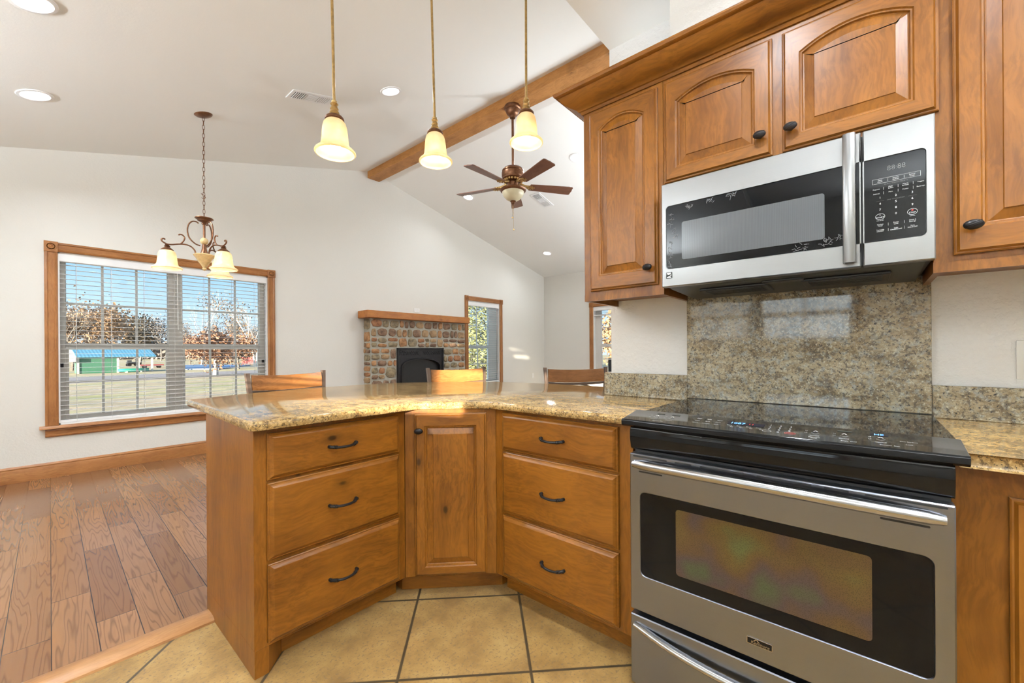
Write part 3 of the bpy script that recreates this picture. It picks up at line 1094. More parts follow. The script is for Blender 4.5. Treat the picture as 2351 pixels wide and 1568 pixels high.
# lattice grille
gx0, gx1, gz0, gz1 = BX0 + 0.045, BX1 - 0.05, 1.095, 1.15
for (ga, gb) in ((gx0, (gx0 + gx1) / 2 - 0.035), ((gx0 + gx1) / 2 + 0.035, gx1)):
    box(bm, ga, gb, y0 - 0.0015, y0, gz0, gz1, mi=1)
    k = ga
    while k + 0.055 <= gb + 1e-6:
        for sgn in (1, -1):
            za, zb = (gz0, gz1) if sgn > 0 else (gz1, gz0)
            tube(bm, [(k, y0 - 0.004, za), (k + 0.0445, y0 - 0.004, zb)], 0.0032, 4)
        k += 0.0445
obj('vent_grille', bm, [M['iron'], M['dark_gap']], fp)
bm = new()
loft(bm, [[(p[0], FY + 0.03, p[1]) for p in arch], [(p[0], FY + 0.034, p[1]) for p in arch]])
obj('fire_glass', bm, plain('smoked_fire_glass', (0.02, 0.02, 0.021), 0.12, noise=0.2), fp, smooth=False)
# wall plates
def wall_plate(label, loc, rz, w, h, toggles, sub='outlet'):
    r = thing('wall_plate', label, 'outlet' if sub == 'outlet' else 'switch', loc, rz)
    bm = new()
    box(bm, -w / 2, w / 2, -0.006, 0, -h / 2, h / 2, 0.003, 2)
    obj('cover_plate', bm, M['white_plate'], r)
    bm = new()
    for i in range(toggles):
        x = (i - (toggles - 1) / 2) * 0.046
        if sub == 'outlet':
            for dz in (-0.02, 0.02):
                box(bm, x - 0.014, x + 0.014, -0.008, -0.005, dz - 0.013, dz + 0.013, 0.002)
        else:
            box(bm, x - 0.016, x + 0.016, -0.009, -0.005, -0.033, 0.033, 0.002)
    obj('socket' if sub == 'outlet' else 'switch_paddle', bm, M['white'], r)
    return r


wall_plate('white outlet plate on the gable wall just above the mantel', (4.235, YG, 1.84), 0, 0.125, 0.07, 2)
wall_plate('white outlet plate low on the gable wall near the far corner', (7.42, YG, 0.58), 0, 0.075, 0.118, 1)
wall_plate('white switch plate on the kitchen wall right of the granite splash', (WX, -0.42, 1.111), radians(-90), 0.128, 0.122, 2, 'switch')

# ---------------------------------------------------------------- cabinet kit (local: x width, y depth into the cabinet, front at y=0)
R90, R45 = radians(-90), radians(-45)


def add_knob(parent, x, z, y):
    bm = new()
    n = 16
    prof = [(0.0075, 0.0), (0.0065, 0.006), (0.006, 0.012)]
    loft(bm, [[(x + r * cos(2 * pi * k / n), y - h, z + r * sin(2 * pi * k / n)) for k in range(n)] for r, h in prof], True, False)
    m = 9
    rows = []
    for i in range(m):
        a = -pi / 2 + pi * i / (m - 1)
        rr, h = cos(a) * 0.0135 + 0.0005, 0.021 + sin(a) * 0.0105
        rows.append([(x + rr * 1.45 * cos(2 * pi * k / n), y - h, z + rr * sin(2 * pi * k / n)) for k in range(n)])
    loft(bm, rows)
    for q in (-0.0042, 0.0, 0.0042):        # raised ridges
        pts = []
        for i in range(9):
            s = -1 + 2 * i / 8
            xx = s * 0.016
            zz = q + s * 0.005
            rem = 1 - (xx / 0.0205) ** 2 - (zz / 0.0141) ** 2
            pts.append((x + xx, y - 0.0212 - 0.0105 * sqrt(max(0.02, rem)), z + zz))
        tube(bm, pts, 0.0009, 5)
    return obj('knob', bm, M['iron'], parent)


def add_pull(parent, xc, z, y):
    bm = new()
    L = 0.056
    pts = []
    for i in range(15):
        s = -1 + 2 * i / 14
        out = 0.006 + 0.026 * (1 - abs(s) ** 2.6)
        pts.append((xc + s * L, y - out, z - 0.004 * (1 - s * s)))
    tube(bm, pts, [0.0062 if abs(-1 + 2 * i / 14) > 0.8 else 0.0052 for i in range(15)], 10)
    for s in (-1, 1):
        tube(bm, [(xc + s * (L - 0.001), y, z), (xc + s * (L - 0.001), y - 0.012, z)], 0.0068, 10)
        for q in (0.8, 0.72, 0.64):
            out = 0.006 + 0.026 * (1 - q ** 2.6)
            tube(bm, [(xc + s * L * q - 0.0014, y - out, z - 0.004 * (1 - q * q)), (xc + s * L * q + 0.0014, y - out, z - 0.004 * (1 - q * q))], 0.0073, 10)
    return obj('pull_handle', bm, M['iron'], parent)


def drawer_front(root, x0, x1, z0, z1, t=0.022):
    bm = new()
    R = [(x0, z0), (x1, z0), (x1, z1), (x0, z1)]
    steps = [(0, 0.0), (0, 0.010), (0.003, 0.0125), (0.006, 0.0125), (0.010, 0.017), (0.015, 0.0205), (0.018, t)]
    loft(bm, [[(p[0], -h, p[1]) for p in inset(R, d)] for d, h in steps])
    o = obj('drawer', bm, M['wood_x'], root, ang=20)
    add_pull(o, (x0 + x1) / 2, (z0 + z1) / 2 + 0.0, -t)
    return o


def panel_door(root, x0, x1, z0, z1, ox0, ox1, oz0, oz1, rise=0.0, t=0.02, knob=None, name='door'):
    """raised-panel door; opening ox0..ox1, oz0..oz1 (shoulder height), arch rise above the shoulder"""
    bm = new()
    N = 16
    op = [(ox0, oz0), (ox1, oz0)]
    ou = [(x0, z0), (x1, z0)]
    for k in range(N + 1):
        s = k / N
        x = ox1 + (ox0 - ox1) * s
        op.append((x, oz1 + rise * (1 - (2 * s - 1) ** 2)))
        ou.append((x1 + (x0 - x1) * s, z1))
    L = [(ou, 0, 0.0), (ou, 0, 0.010), (ou, 0.003, 0.012), (ou, 0.006, 0.0125), (ou, 0.011, t),
         (op, 0.0, t), (op, 0.004, t - 0.004), (op, 0.008, t - 0.0045), (op, 0.011, t - 0.010), (op, 0.014, t - 0.0115),
         (op, 0.040, t - 0.0035), (op, 0.042, t - 0.001)]
    def off(P, d):
        return inset(P, d) if d else P
    rows = loft(bm, [[(p[0], -h, p[1]) for p in off(P, d)] for P, d, h in L])
    bm.faces.ensure_lookup_table()
    for f in bm.faces:
        c = f.calc_center_median()
        if len(f.verts) == 4 and abs(f.normal.y) > -1 and (c.z > oz1 + rise * 0.6 + 0.012 or c.z < oz0 - 0.012):
            f.material_index = 1
    o = obj(name, bm, [M['wood_z'], M['wood_x']], root, ang=14)
    if knob:
        add_knob(o, knob[0], knob[1], -t)
    return o


def base_carcass(root, w, depth=0.575, side_to_floor=False, z0=0.098, top=0.878, back=0.0):
    bm = new()
    box(bm, 0, w, 0, depth, z0, top, 0.0015)
    o = obj('carcass', bm, M['wood_z'], root)
    bm = new()
    box(bm, 0.0, w, 0.075, depth - 0.01, 0.001, z0 - 0.001)
    obj('toe_kick', bm, M['wood_x'], root)
    return o


# left drawer bank of the peninsula
lb = thing('base_cabinet', 'three-drawer base cabinet at the free end of the peninsula', 'cabinet', (0.505, 1.632, 0), 0, 'peninsula base cabinets')
bm = new()
box(bm, 0, 0.624, 0, 0.6, 0.098, 0.878, 0.0015)
prism(bm, [(0.0, 0.0), (0.046, 0.0), (0.115, 0.075), (0.02, 0.075), (0.02, 0.6), (0.0, 0.6)], 0.001, 0.0985, 'xy')
obj('carcass', bm, M['wood_z'], lb)
bm = new()
box(bm, 0.021, 0.624, 0.076, 0.59, 0.001, 0.097)
obj('toe_kick', bm, M['wood_x'], lb)
for z0, z1 in ((0.692, 0.860), (0.406, 0.681), (0.112, 0.392)):
    drawer_front(lb, 0.041, 0.587, z0, z1)

# corner cabinet
cc = thing('corner_cabinet', 'angled corner base cabinet with one tall door between the drawer banks', 'cabinet', (1.13, 1.632, 0), R45, 'peninsula base cabinets')
bm = new()
q = sqrt(0.5)
prism(bm, [(0.001, 0.001), (0.4233, 0.001), (0.4233 + 0.41, 0.411), (0.42, 0.82), (-0.41, 0.43)], 0.098, 0.878, 'xy')
obj('carcass', bm, M['wood_z'], cc, smooth=False)
bm = new()
prism(bm, [(-0.03, 0.075), (0.4543, 0.075), (0.60, 0.22), (-0.17, 0.22)], 0.001, 0.097, 'xy')
obj('toe_kick', bm, M['wood_x'], cc, smooth=False)
panel_door(cc, 0.046, 0.379, 0.108, 0.860, 0.092, 0.332, 0.150, 0.805, 0.0, 0.02, (0.069, 0.784))

# right drawer bank
rb = thing('base_cabinet', 'three-drawer base cabinet between the corner door and the range', 'cabinet', (1.43, 1.332, 0), R90, 'peninsula base cabinets')
base_carcass(rb, 0.684)
for z0, z1 in ((0.694, 0.863), (0.405, 0.683), (0.115, 0.392)):
    drawer_front(rb, 0.05, 0.629, z0, z1)

# cabinet right of the range
rr = thing('base_cabinet', 'base cabinet right of the range, cut off by the frame', 'cabinet', (1.43, -0.151, 0), R90)
base_carcass(rr, 0.9)
panel_door(rr, 0.089, 0.494, 0.112, 0.815, 0.139, 0.444, 0.155, 0.765, 0.0, 0.02, (0.464, 0.73))

# upper cabinets
UT = 2.30


def upper(label, y_left, w, z0, group='upper cabinets'):
    r = thing('upper_cabinet', label, 'cabinet', (1.70, y_left, z0), R90, group)
    h = UT - z0
    bm = new()
    box(bm, 0, w, 0.0, 0.318, 0.028, h, 0.0012)
    box(bm, 0, w, 0.0, 0.02, 0.0, 0.03)
    box(bm, 0, 0.016, 0.018, 0.318, 0.0, 0.03)
    box(bm, w - 0.016, w, 0.018, 0.318, 0.0, 0.03)
    obj('carcass', bm, M['wood_z'], r)
    return r


ua = upper('tall narrow upper cabinet with one arched door, left of the microwave', 1.006, 0.374, 1.378)
panel_door(ua, 0.037, 0.354, 1.421 - 1.378, 2.236 - 1.378, 0.085, 0.302, 1.485 - 1.378, 2.150 - 1.378, 0.04, 0.02, (0.319, 1.492 - 1.378))
ub = upper('short upper cabinet above the microwave with two arched doors', 0.631, 0.777, 1.803)
panel_door(ub, 0.008, 0.385, 0.025, 0.432, 0.054, 0.333, 0.073, 0.343, 0.038, 0.02, (0.35, 0.096))
panel_door(ub, 0.414, 0.791, 0.025, 0.432, 0.463, 0.741, 0.069, 0.343, 0.040, 0.02, (0.44, 0.093))
uc = upper('tall upper cabinet at the right edge, right of the microwave', -0.147, 0.85, 1.366)
panel_door(uc, 0.04, 0.43, 0.045, 0.87, 0.09, 0.38, 0.113, 0.785, 0.04, 0.02, (0.074, 0.117))

# crown moulding with a return at the free end
crown = [(0.0, 2.255), (0.006, 2.255), (0.012, 2.266), (0.018, 2.268), (0.022, 2.274), (0.030, 2.279), (0.046, 2.286), (0.064, 2.298), (0.078, 2.314), (0.086, 2.326), (0.094, 2.328), (0.100, 2.332), (0.104, 2.34), (0.104, 2.346), (0.0, 2.346)]
bm = new()
path = [((1.70, -1.0), (-1, 0)), ((1.70, 1.006), (-1, 1)), ((2.018, 1.006), (0, 1))]
loft(bm, [[(p[0] + n_[0] * d, p[1] + n_[1] * d, z) for d, z in crown] for p, n_ in path])
tag(obj('crown_moulding', bm, M['wood_y'], ang=25), 'stained crown moulding running along the top of the upper cabinets', 'moulding')

# ---------------------------------------------------------------- countertops and splash
def slab(name, outline, ztop, t, rad=0.012):
    bm = new()
    st = [(rad, ztop - t), (rad * 0.3, ztop - t + rad * 0.3), (0, ztop - t + rad), (0, ztop - rad), (rad * 0.12, ztop - rad * 0.55), (rad * 0.42, ztop - rad * 0.18), (rad, ztop)]
    loft(bm, [[(p[0], p[1], z) for p in inset(outline, d)] for d, z in st])
    return obj(name, bm, M['granite'], ang=40)


CT, CTH = 0.912, 0.034
front = [(1.388, 0.642), (1.388, 1.26)]
front += [tuple(p) for p in bez([(1.388, 1.26), (1.378, 1.345), (1.335, 1.405), (1.20, 1.540), (1.145, 1.577), (1.06, 1.578)], 6)][1:-1]
front += [(1.06, 1.578), (0.51, 1.572)]
tip = arcpts(0.508, 1.602, 0.03, 270, 180, 4)
backl = arcpts(0.545, 2.60, 0.035, 180, 100, 4)
curve = [tuple(p) for p in bez([(0.56, 2.637), (0.82, 2.725), (1.31, 2.785), (1.78, 2.715), (2.17, 2.40), (2.35, 2.09), (2.41, 1.72), (2.43, 1.30), (2.33, 1.10)], 6)]
rest = [(2.155, 1.041), (2.017, 1.041), (2.017, 0.642)]
outline = front + tip + backl + curve + rest
# orient CCW
def area(P):
    return sum(P[i - 1][0] * P[i][1] - P[i][0] * P[i - 1][1] for i in range(len(P))) / 2
if area(outline) < 0:
    outline.reverse()
pc = slab('countertop', outline, CT, CTH)
tag(pc, 'polished speckled granite counter curving around the peninsula', 'countertop')
rc = slab('countertop', [(1.388, -0.172), (1.388, -1.3), (2.017, -1.3), (2.017, -0.172)][::-1], CT, CTH)
tag(rc, 'polished granite counter right of the range', 'countertop')

bm = new()
box(bm, 1.998, 2.0185, 0.638, 1.066, CT, 1.030, 0.002)
tag(obj('backsplash_strip', bm, M['granite_splash']), 'low granite upstand on the counter left of the range', 'backsplash')
bm = new()
box(bm, 1.996, 2.0185, -0.168, 0.637, CT + 0.012, 1.405, 0.002)
tag(obj('granite_backsplash', bm, M['granite_splash']), 'tall granite panel on the wall between range and microwave', 'backsplash')
bm = new()
box(bm, 1.998, 2.0185, -1.3, -0.169, CT, 1.023, 0.002)
tag(obj('backsplash_strip', bm, M['granite_splash']), 'low granite upstand on the counter right of the range', 'backsplash')

# ---------------------------------------------------------------- microwave
mw = thing('microwave', 'stainless over-the-range microwave with black glass door under the short cabinet', 'microwave', (1.62, 0.611, 1.395), R90)
H = 0.403
bm = new()
box(bm, 0.004, 0.754, 0.03, 0.375, 0.004, H - 0.002, 0.003)
prism(bm, [(0.02, 0.004), (0.375, 0.004), (0.375, -0.014), (0.30, -0.014), (0.05, -0.004)], 0.02, 0.738, 'yz')
obj('body', bm, M['black_plastic'], mw)
bm = new()
for (a, b) in ((0.11, 0.34), (0.44, 0.67)):
    box(bm, a, b, 0.10, 0.27, -0.016, -0.006, 0.003)
    for k in range(7):
        box(bm, a + 0.02, b - 0.02, 0.115 + k * 0.02, 0.121 + k * 0.02, -0.018, -0.014)
box(bm, 0.33, 0.45, 0.06, 0.11, -0.012, -0.003, 0.003)
obj('filter', bm, plain('dark_grey_filter', (0.05, 0.05, 0.05), 0.4, metal=0.5), mw)
# door: steel surround with a rounded window that runs out at the right edge
bm = new()
D1 = 0.600
def plate(bm, outer, hole, t0, t1, lip=0.0):
    loft(bm, [[(p[0], t1, p[1]) for p in outer], [(p[0], t0 + 0.003, p[1]) for p in outer], [(p[0], t0, p[1]) for p in inset(outer, 0.003)],
              [(p[0], t0, p[1]) for p in inset(hole, -0.002)], [(p[0], t0 + 0.003, p[1]) for p in hole], [(p[0], t1, p[1]) for p in hole]], False, False)
plate(bm, rrect(0.0, D1, 0.0, H, 0.003), rrect(0.019, D1 - 0.002, 0.070, 0.312, 0.012, corners=(1, 0, 0, 1)), 0.0, 0.03)
door = obj('door', bm, M['steel_x'], mw, ang=40)
bm = new()
loft(bm, [[(p[0], 0.028, p[1]) for p in rrect(0.018, D1 - 0.001, 0.069, 0.313, 0.012, corners=(1, 0, 0, 1))], [(p[0], 0.0025, p[1]) for p in rrect(0.018, D1 - 0.001, 0.069, 0.313, 0.012, corners=(1, 0, 0, 1))]])
obj('door_glass', bm, M['black_glass'], door, smooth=False)
bm = new()
loft(bm, [[(p[0], 0.0026, p[1]) for p in rrect(0.077, 0.513, 0.099, 0.243, 0.008)], [(p[0], 0.0016, p[1]) for p in rrect(0.077, 0.513, 0.099, 0.243, 0.008)]])
obj('door_screen', bm, M['mw_screen'], door, smooth=False)
bm = new()
hp = []
for i in range(13):
    s = i / 12
    hp.append((0.012 + 0.384 * s, -0.030 - 0.012 * sin(pi * s)))
loops = []
for z, y in hp:
    loops.append([(0.558, y + 0.004, z), (0.561, y - 0.001, z), (0.5735, y - 0.004, z), (0.586, y - 0.001, z), (0.589, y + 0.004, z), (0.589, y + 0.012, z), (0.558, y + 0.012, z)])
loft(bm, loops)
for z in (0.018, 0.384):
    box(bm, 0.562, 0.585, -0.03, 0.001, z - 0.006, z + 0.006, 0.002)
obj('door_handle', bm, M['steel_z'], door, ang=50)
bm = new()
loft(bm, [[(p[0], 0.001, p[1]) for p in rrect(0.018, 0.041, 0.032, 0.056, 0.002)], [(p[0], -0.0015, p[1]) for p in rrect(0.018, 0.041, 0.032, 0.056, 0.002)]])
for P in ([(0.021, 0.034), (0.038, 0.034), (0.038, 0.0375), (0.030, 0.0405), (0.021, 0.0375)], [(0.021, 0.0535), (0.021, 0.049), (0.029, 0.046), (0.038, 0.0505), (0.038, 0.0535)], [(0.0325, 0.0435), (0.0385, 0.040), (0.0385, 0.048)]):
    prism(bm, P, -0.0026, -0.0014, 'xz', mi=1)
obj('emblem', bm, [M['black_gloss'], M['chrome']], door, smooth=False)
# worn, smudged marks on the door glass
rm = random.Random(4)
bm = new()
marks = [(0.105, 0.296, 0.020, 12), (0.175, 0.298, 0.020, 12), (0.248, 0.302, 0.026, 18), (0.52, 0.088, 0.024, 16), (0.45, 0.084, 0.030, 14), (0.555, 0.10, 0.016, 10)]
for u in range(12):
    marks.append((0.026 + rm.uniform(0, 0.03), 0.08 + 0.018 * u, 0.012, 5))
for (cx_, cz_, R_, n_) in marks:
    for k in range(n_):
        a = rm.uniform(0, 2 * pi)
        x, z = cx_ + R_ * 0.6 * rm.uniform(-1, 1), cz_ + R_ * 0.35 * rm.uniform(-1, 1)
        pts = []
        for i in range(4):
            pts.append((x, z))
            a += rm.uniform(-0.7, 0.7)
            x += 0.0032 * cos(a)
            z += 0.0032 * sin(a)
            x, z = min(max(x, 0.0205), 0.596), min(max(z, 0.0715), 0.310)
        for p, q_ in zip(pts, pts[1:]):
            d = Vector((q_[0] - p[0], q_[1] - p[1]))
            if d.length < 1e-5:
                continue
            d.normalize()
            w_ = 0.0006
            f_ = [(p[0] - d.y * w_, p[1] + d.x * w_), (q_[0] - d.y * w_, q_[1] + d.x * w_), (q_[0] + d.y * w_, q_[1] - d.x * w_), (p[0] + d.y * w_, p[1] - d.x * w_)]
            bm.faces.new([bm.verts.new((v_[0], 0.0014, v_[1])) for v_ in f_])
obj('glass_smudge', bm, plain('pale_smudge', (0.16, 0.16, 0.16), 0.5), door, smooth=False)
# control column
bm = new()
plate(bm, rrect(0.6045, 0.757, 0.0, H, 0.003), rrect(0.6065, 0.7375, 0.070, 0.311, 0.010, corners=(0, 1, 1, 0)), 0.0, 0.03)
cp = obj('control_column', bm, M['steel_x'], mw, ang=40)
bm = new()
PP = rrect(0.606, 0.738, 0.0695, 0.3115, 0.010, corners=(0, 1, 1, 0))
loft(bm, [[(p[0], 0.028, p[1]) for p in PP], [(p[0], 0.0028, p[1]) for p in PP]])
obj('keypad', bm, M['black_glass'], cp, smooth=False)
bm = new()
YT = 0.0020
ox, oz = 0.606, 0.0695


def kt(s, size, u, v, mi=0, sx=1.0):
    text(bm, s, size, ox + u, oz + v, YT, mi=mi, sx=sx)


def ring(bm, cx, cz, a, b, w, y, mi=0, n=28, plane=None):
    f = plane or (lambda x, z: (x, y, z))
    o_ = [bm.verts.new(f(cx + a * cos(2 * pi * k / n), cz + b * sin(2 * pi * k / n))) for k in range(n)]
    i_ = [bm.verts.new(f(cx + (a - w) * cos(2 * pi * k / n), cz + (b - w) * sin(2 * pi * k / n))) for k in range(n)]
    for k in range(n):
        j = (k + 1) % n
        bm.faces.new((o_[k], o_[j], i_[j], i_[k])).material_index = mi


def bar(bm, x0, x1, z0, z1, y, mi=0):
    bm.faces.new([bm.verts.new(p) for p in ((x0, y, z0), (x1, y, z0), (x1, y, z1), (x0, y, z1))]).material_index = mi


kt('88:88', 0.020, 0.072, 0.207, 1, 0.9)
for (a, b) in (((0.02, 0.1815), (0.122, 0.1820)), ((0.02, 0.1680), (0.122, 0.1685)), ((0.02, 0.168), (0.0205, 0.182)), ((0.1215, 0.168), (0.122, 0.182))):
    bar(bm, ox + a[0], ox + b[0], oz + a[1], oz + b[1], YT)
for u in (0.054, 0.088):
    bar(bm, ox + u, ox + u + 0.0005, oz + 0.171, oz + 0.179, YT)
for s, u in (('Time\nCook', 0.037), ('Sensor\nReheat', 0.071), ('Sensor\nCook', 0.105)):
    kt(s, 0.0048, u, 0.175)
kt('QUICK TOUCH PRESETS', 0.0046, 0.071, 0.163, 1)
for v, row in ((0.152, ('Popcorn', 'Melt/\nSoften', 'Warm\n& Hold', 'Veggies')), (0.139, ('Defrost', 'Pizza', 'Potato', 'Beverage'))):
    for i, s in enumerate(row):
        kt(s, 0.0045, 0.029 + i * 0.031, v)
    for i in range(3):
        bar(bm, ox + 0.0445 + i * 0.031, ox + 0.045 + i * 0.031, oz + v - 0.004, oz + v + 0.004, YT)
for i in range(10):
    s = '1234567890'[i]
    r_, c_ = (i // 3, i % 3) if i < 9 else (3, 1)
    kt(s, 0.0085, 0.037 + 0.034 * c_, 0.126 - 0.0175 * r_)
kt('ONE TOUCH START', 0.0042, 0.071, 0.1165, 1)
bar(bm, ox + 0.028, ox + 0.046, oz + 0.1163, oz + 0.1167, YT, 1)
bar(bm, ox + 0.096, ox + 0.114, oz + 0.1163, oz + 0.1167, YT, 1)
for u, s in ((0.037, 'START'), (0.105, 'STOP')):
    ring(bm, ox + u, oz + 0.071, 0.0105, 0.0088, 0.0007, YT)
    kt(s, 0.0058, u, 0.0685)
bar(bm, ox + 0.103, ox + 0.107, oz + 0.0735, oz + 0.077, YT, 2)
kt('>', 0.006, 0.037, 0.0755)
kt('ADD 30 SEC', 0.003, 0.037, 0.0595)
kt('CANCEL', 0.003, 0.105, 0.0595)
for v, row in ((0.046, ('Kitchen\nTimer', 'Power\nLevel', 'Clock &\nSettings')), (0.030, ('Turntable\nON/OFF', 'Light\nON/DIM/OFF', 'Vent\nHI/LO/OFF'))):
    for i, s in enumerate(row):
        kt(s, 0.0044, 0.037 + i * 0.034, v)
    for i in range(2):
        bar(bm, ox + 0.054 + i * 0.034, ox + 0.0545 + i * 0.034, oz + v - 0.004, oz + v + 0.004, YT)
obj('key_lettering', bm, [M['print'], M['print_dim'], M['print_red']], cp, smooth=False)

# ---------------------------------------------------------------- range
rg = thing('kitchen_range', 'stainless slide-in electric range with black glass cooktop and oven window', 'range', (1.318, 0.61, 0), R90)
RW = 0.757
bm = new()
box(bm, 0.004, RW - 0.004, 0.035, 0.655, 0.03, 0.890)
box(bm, 0.03, RW - 0.03, 0.08, 0.6, 0.001, 0.03)
obj('body', bm, M['black_plastic'], rg, smooth=False)
# oven door
bm = new()
DZ0, DZ1 = 0.279, 0.802
hole = rrect(0.036, 0.722, 0.400, 0.677, 0.018)
plate(bm, rrect(0.0, RW, DZ0, DZ1, 0.003), hole, 0.0, 0.034)
od = obj('oven_door', bm, M['steel_dark'], rg, ang=40)
bm = new()
G = inset(hole, -0.001)
loft(bm, [[(p[0], 0.033, p[1]) for p in G], [(p[0], 0.0028, p[1]) for p in G]])
obj('door_glass', bm, M['black_glass'], od, smooth=False)
bm = new()
G = rrect(0.151, 0.617, 0.440, 0.647, 0.010)
loft(bm, [[(p[0], 0.0028, p[1]) for p in G], [(p[0], 0.0018, p[1]) for p in G]])
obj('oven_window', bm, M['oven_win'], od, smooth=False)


def arch_handle(z_end, z_mid, hgt, x0, x1, out0, out1):
    bm = new()
    loops = []
    n = 28
    for i in range(n + 1):
        s = -1 + 2 * i / n
        x = (x0 + x1) / 2 + (x1 - x0) / 2 * s
        e = 1 - abs(s) ** 2.2
        z = z_end + (z_mid - z_end) * e
        y = -out0 - (out1 - out0) * (1 - abs(s) ** 3)
        k = hgt * (0.42 if 0 < i < n else 0.30)
        prof = [(-0.010, -1.0), (0.0, -0.95), (0.007, -0.6), (0.010, 0.0), (0.007, 0.6), (0.0, 0.95), (-0.010, 1.0)]
        loops.append([(x, y - a, z + b * k) for a, b in prof])
    loft(bm, loops)
    for s in (-1, 1):
        x = x0 + 0.012 if s < 0 else x1 - 0.012
        box(bm, x - 0.011, x + 0.011, -out0 + 0.004, 0.001, z_end - hgt * 0.36, z_end + hgt * 0.36, 0.003)
    return bm


obj('oven_handle', arch_handle(0.768, 0.776, 0.036, 0.012, RW - 0.015, 0.006, 0.034), M['chrome'], od, ang=60)
bm = new()
def slot(x0, x1, z, h, y):
    P = rrect(x0, x1, z - h / 2, z + h / 2, h * 0.48, 4)
    loft(bm, [[(p[0], 0.001, p[1]) for p in P], [(p[0], y, p[1]) for p in P]])
for a, b in ((0.012, 0.125), (0.15, 0.20), (0.225, 0.345), (0.375, 0.50), (0.525, 0.575), (0.605, 0.745)):
    slot(a, b, 0.7945, 0.0045, -0.0006)
# dark strips painting the recess shade under the handle ends
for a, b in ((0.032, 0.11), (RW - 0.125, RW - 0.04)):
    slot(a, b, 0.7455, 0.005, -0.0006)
obj('slots_and_recess_shade', bm, M['dark_gap'], od, smooth=False)
bm = new()
P = rrect(0.348, 0.411, 0.3205, 0.3395, 0.0015)
loft(bm, [[(p[0], 0.001, p[1]) for p in P], [(p[0], -0.0016, p[1]) for p in P]])
P = rrect(0.350, 0.409, 0.3222, 0.3378, 0.001)
loft(bm, [[(p[0], -0.0015, p[1]) for p in P], [(p[0], -0.002, p[1]) for p in P]], mi=1)
text(bm, 'Kenmore', 0.0125, 0.381, 0.3278, -0.0024, mi=0, shear=0.2, sx=0.95)
text(bm, '^', 0.02, 0.372, 0.331, -0.0022, mi=0, sx=2.0)
obj('name_badge', bm, [M['chrome'], M['black_gloss']], od, smooth=False)
# storage drawer
bm = new()
O = rrect(0.0, RW, 0.03, 0.262, 0.003)
loft(bm, [[(p[0], 0.034, p[1]) for p in O], [(p[0], 0.003, p[1]) for p in O], [(p[0], 0.0, p[1]) for p in inset(O, 0.003)]])
sd = obj('storage_drawer', bm, M['steel_dark'], rg, ang=40)
obj('drawer_handle', arch_handle(0.231, 0.196, 0.026, 0.014, RW - 0.014, 0.004, 0.026), M['chrome'], sd, ang=60)
# black fascia below the control panel
bm = new()
NB = 16
def bow(x):
    return 0.010 * (1 - ((x - RW / 2) / (RW / 2 + 0.02)) ** 2)
prof = [(0.06, 0.892), (0.010, 0.892), (0.004, 0.875), (0.004, 0.85), (0.010, 0.822), (0.016, 0.815), (0.06, 0.815)]
loft(bm, [[(RW * i / NB, p[0] - bow(RW * i / NB) * 0.6, p[1]) for p in prof] for i in range(NB + 1)])
obj('fascia', bm, M['black_gloss'], rg, ang=50)
# control panel
bm = new()
CX0, CX1 = -0.020, 0.777
PY0, PZ0, PY1, PZ1 = -0.016, 0.9185, 0.108, 0.934
prof = [(0.06, 0.893), (-0.004, 0.8935), (-0.012, 0.8945), (-0.019, 0.9), (-0.0195, 0.912), (-0.018, 0.9165), (PY0, PZ0), (-0.012, 0.9182), (-0.009, 0.9175), (PY1 - 0.004, PZ1), (PY1, PZ1), (PY1 + 0.004, 0.928), (PY1 + 0.004, 0.91), (0.06, 0.91)]
def bowp(x, y):
    return -bow(x) * 1.0 * max(0.0, min(1.0, (PY1 - y) / (PY1 - PY0)))
def ctaper(x, y):     # ends flare out towards the cooktop
    return x
rows = []
for i in range(NB + 1):
    x = CX0 + (CX1 - CX0) * i / NB
    rows.append([(x, p[0] + bowp(x, p[0]), p[1]) for p in prof])
loft(bm, rows)
pan = obj('control_panel', bm, M['black_gloss'], rg, ang=30)


def on_panel(u, v):
    """u along the panel 0..1 m, v up the slope in metres from the front"""
    y = PY0 + 0.010 + v
    x = u
    z = 0.9175 + (PZ1 - 0.9175) * (y + 0.009) / (PY1 - 0.004 + 0.009) + 0.0006
    return Vector((x, y + bowp(x, y), z))


bm = new()
def pt(s, size, u, v, mi=0, sx=1.0):
    text(bm, s, size, u, v, 0, mi=mi, sx=sx, plane=on_panel)
def chevrons(u, v):
    pt('^', 0.022, u, v + 0.006, sx=1.3)
    for sgn in (-1, 1):
        a = [on_panel(u - 0.009, v - 0.004), on_panel(u, v - 0.012), on_panel(u, v - 0.0108), on_panel(u - 0.008, v - 0.0035)]
        b = [on_panel(u + 0.009, v - 0.004), on_panel(u + 0.008, v - 0.0035), on_panel(u, v - 0.0108), on_panel(u, v - 0.012)]
        for q in (a, b):
            bm.faces.new([bm.verts.new(p) for p in q])
for i in range(10):
    s = '1234567890'[i]
    r_, c_ = (i // 3, i % 3) if i < 9 else (3, 1)
    pt(s, 0.011, 0.40 + 0.024 * c_, 0.080 - 0.018 * r_)
pt('STOP', 0.007, 0.452, 0.026, mi=1)
obj('number_keys', bm, [M['print'], M['print_red']], pan, smooth=False)
bm = new()
for u, ls in ((0.205, ('Oven\nLight', 'Clean', 'Warm')), (0.235, ('Bake', 'Broil', 'Convect')), (0.265, ('Timer', 'Clock', 'Lock'))):
    for k, s in enumerate(ls):
        pt(s, 0.0065, u, 0.078 - 0.021 * k)
for u, s in ((0.30, 'Start'), (0.325, 'Bake'), (0.35, 'Broil'), (0.375, 'Conv')):
    pt(s, 0.0065, u, 0.044)
    pt('Set', 0.0065, u + 0.008, 0.031)
obj('oven_lettering', bm, [M['print'], M['print_red']], pan, smooth=False)
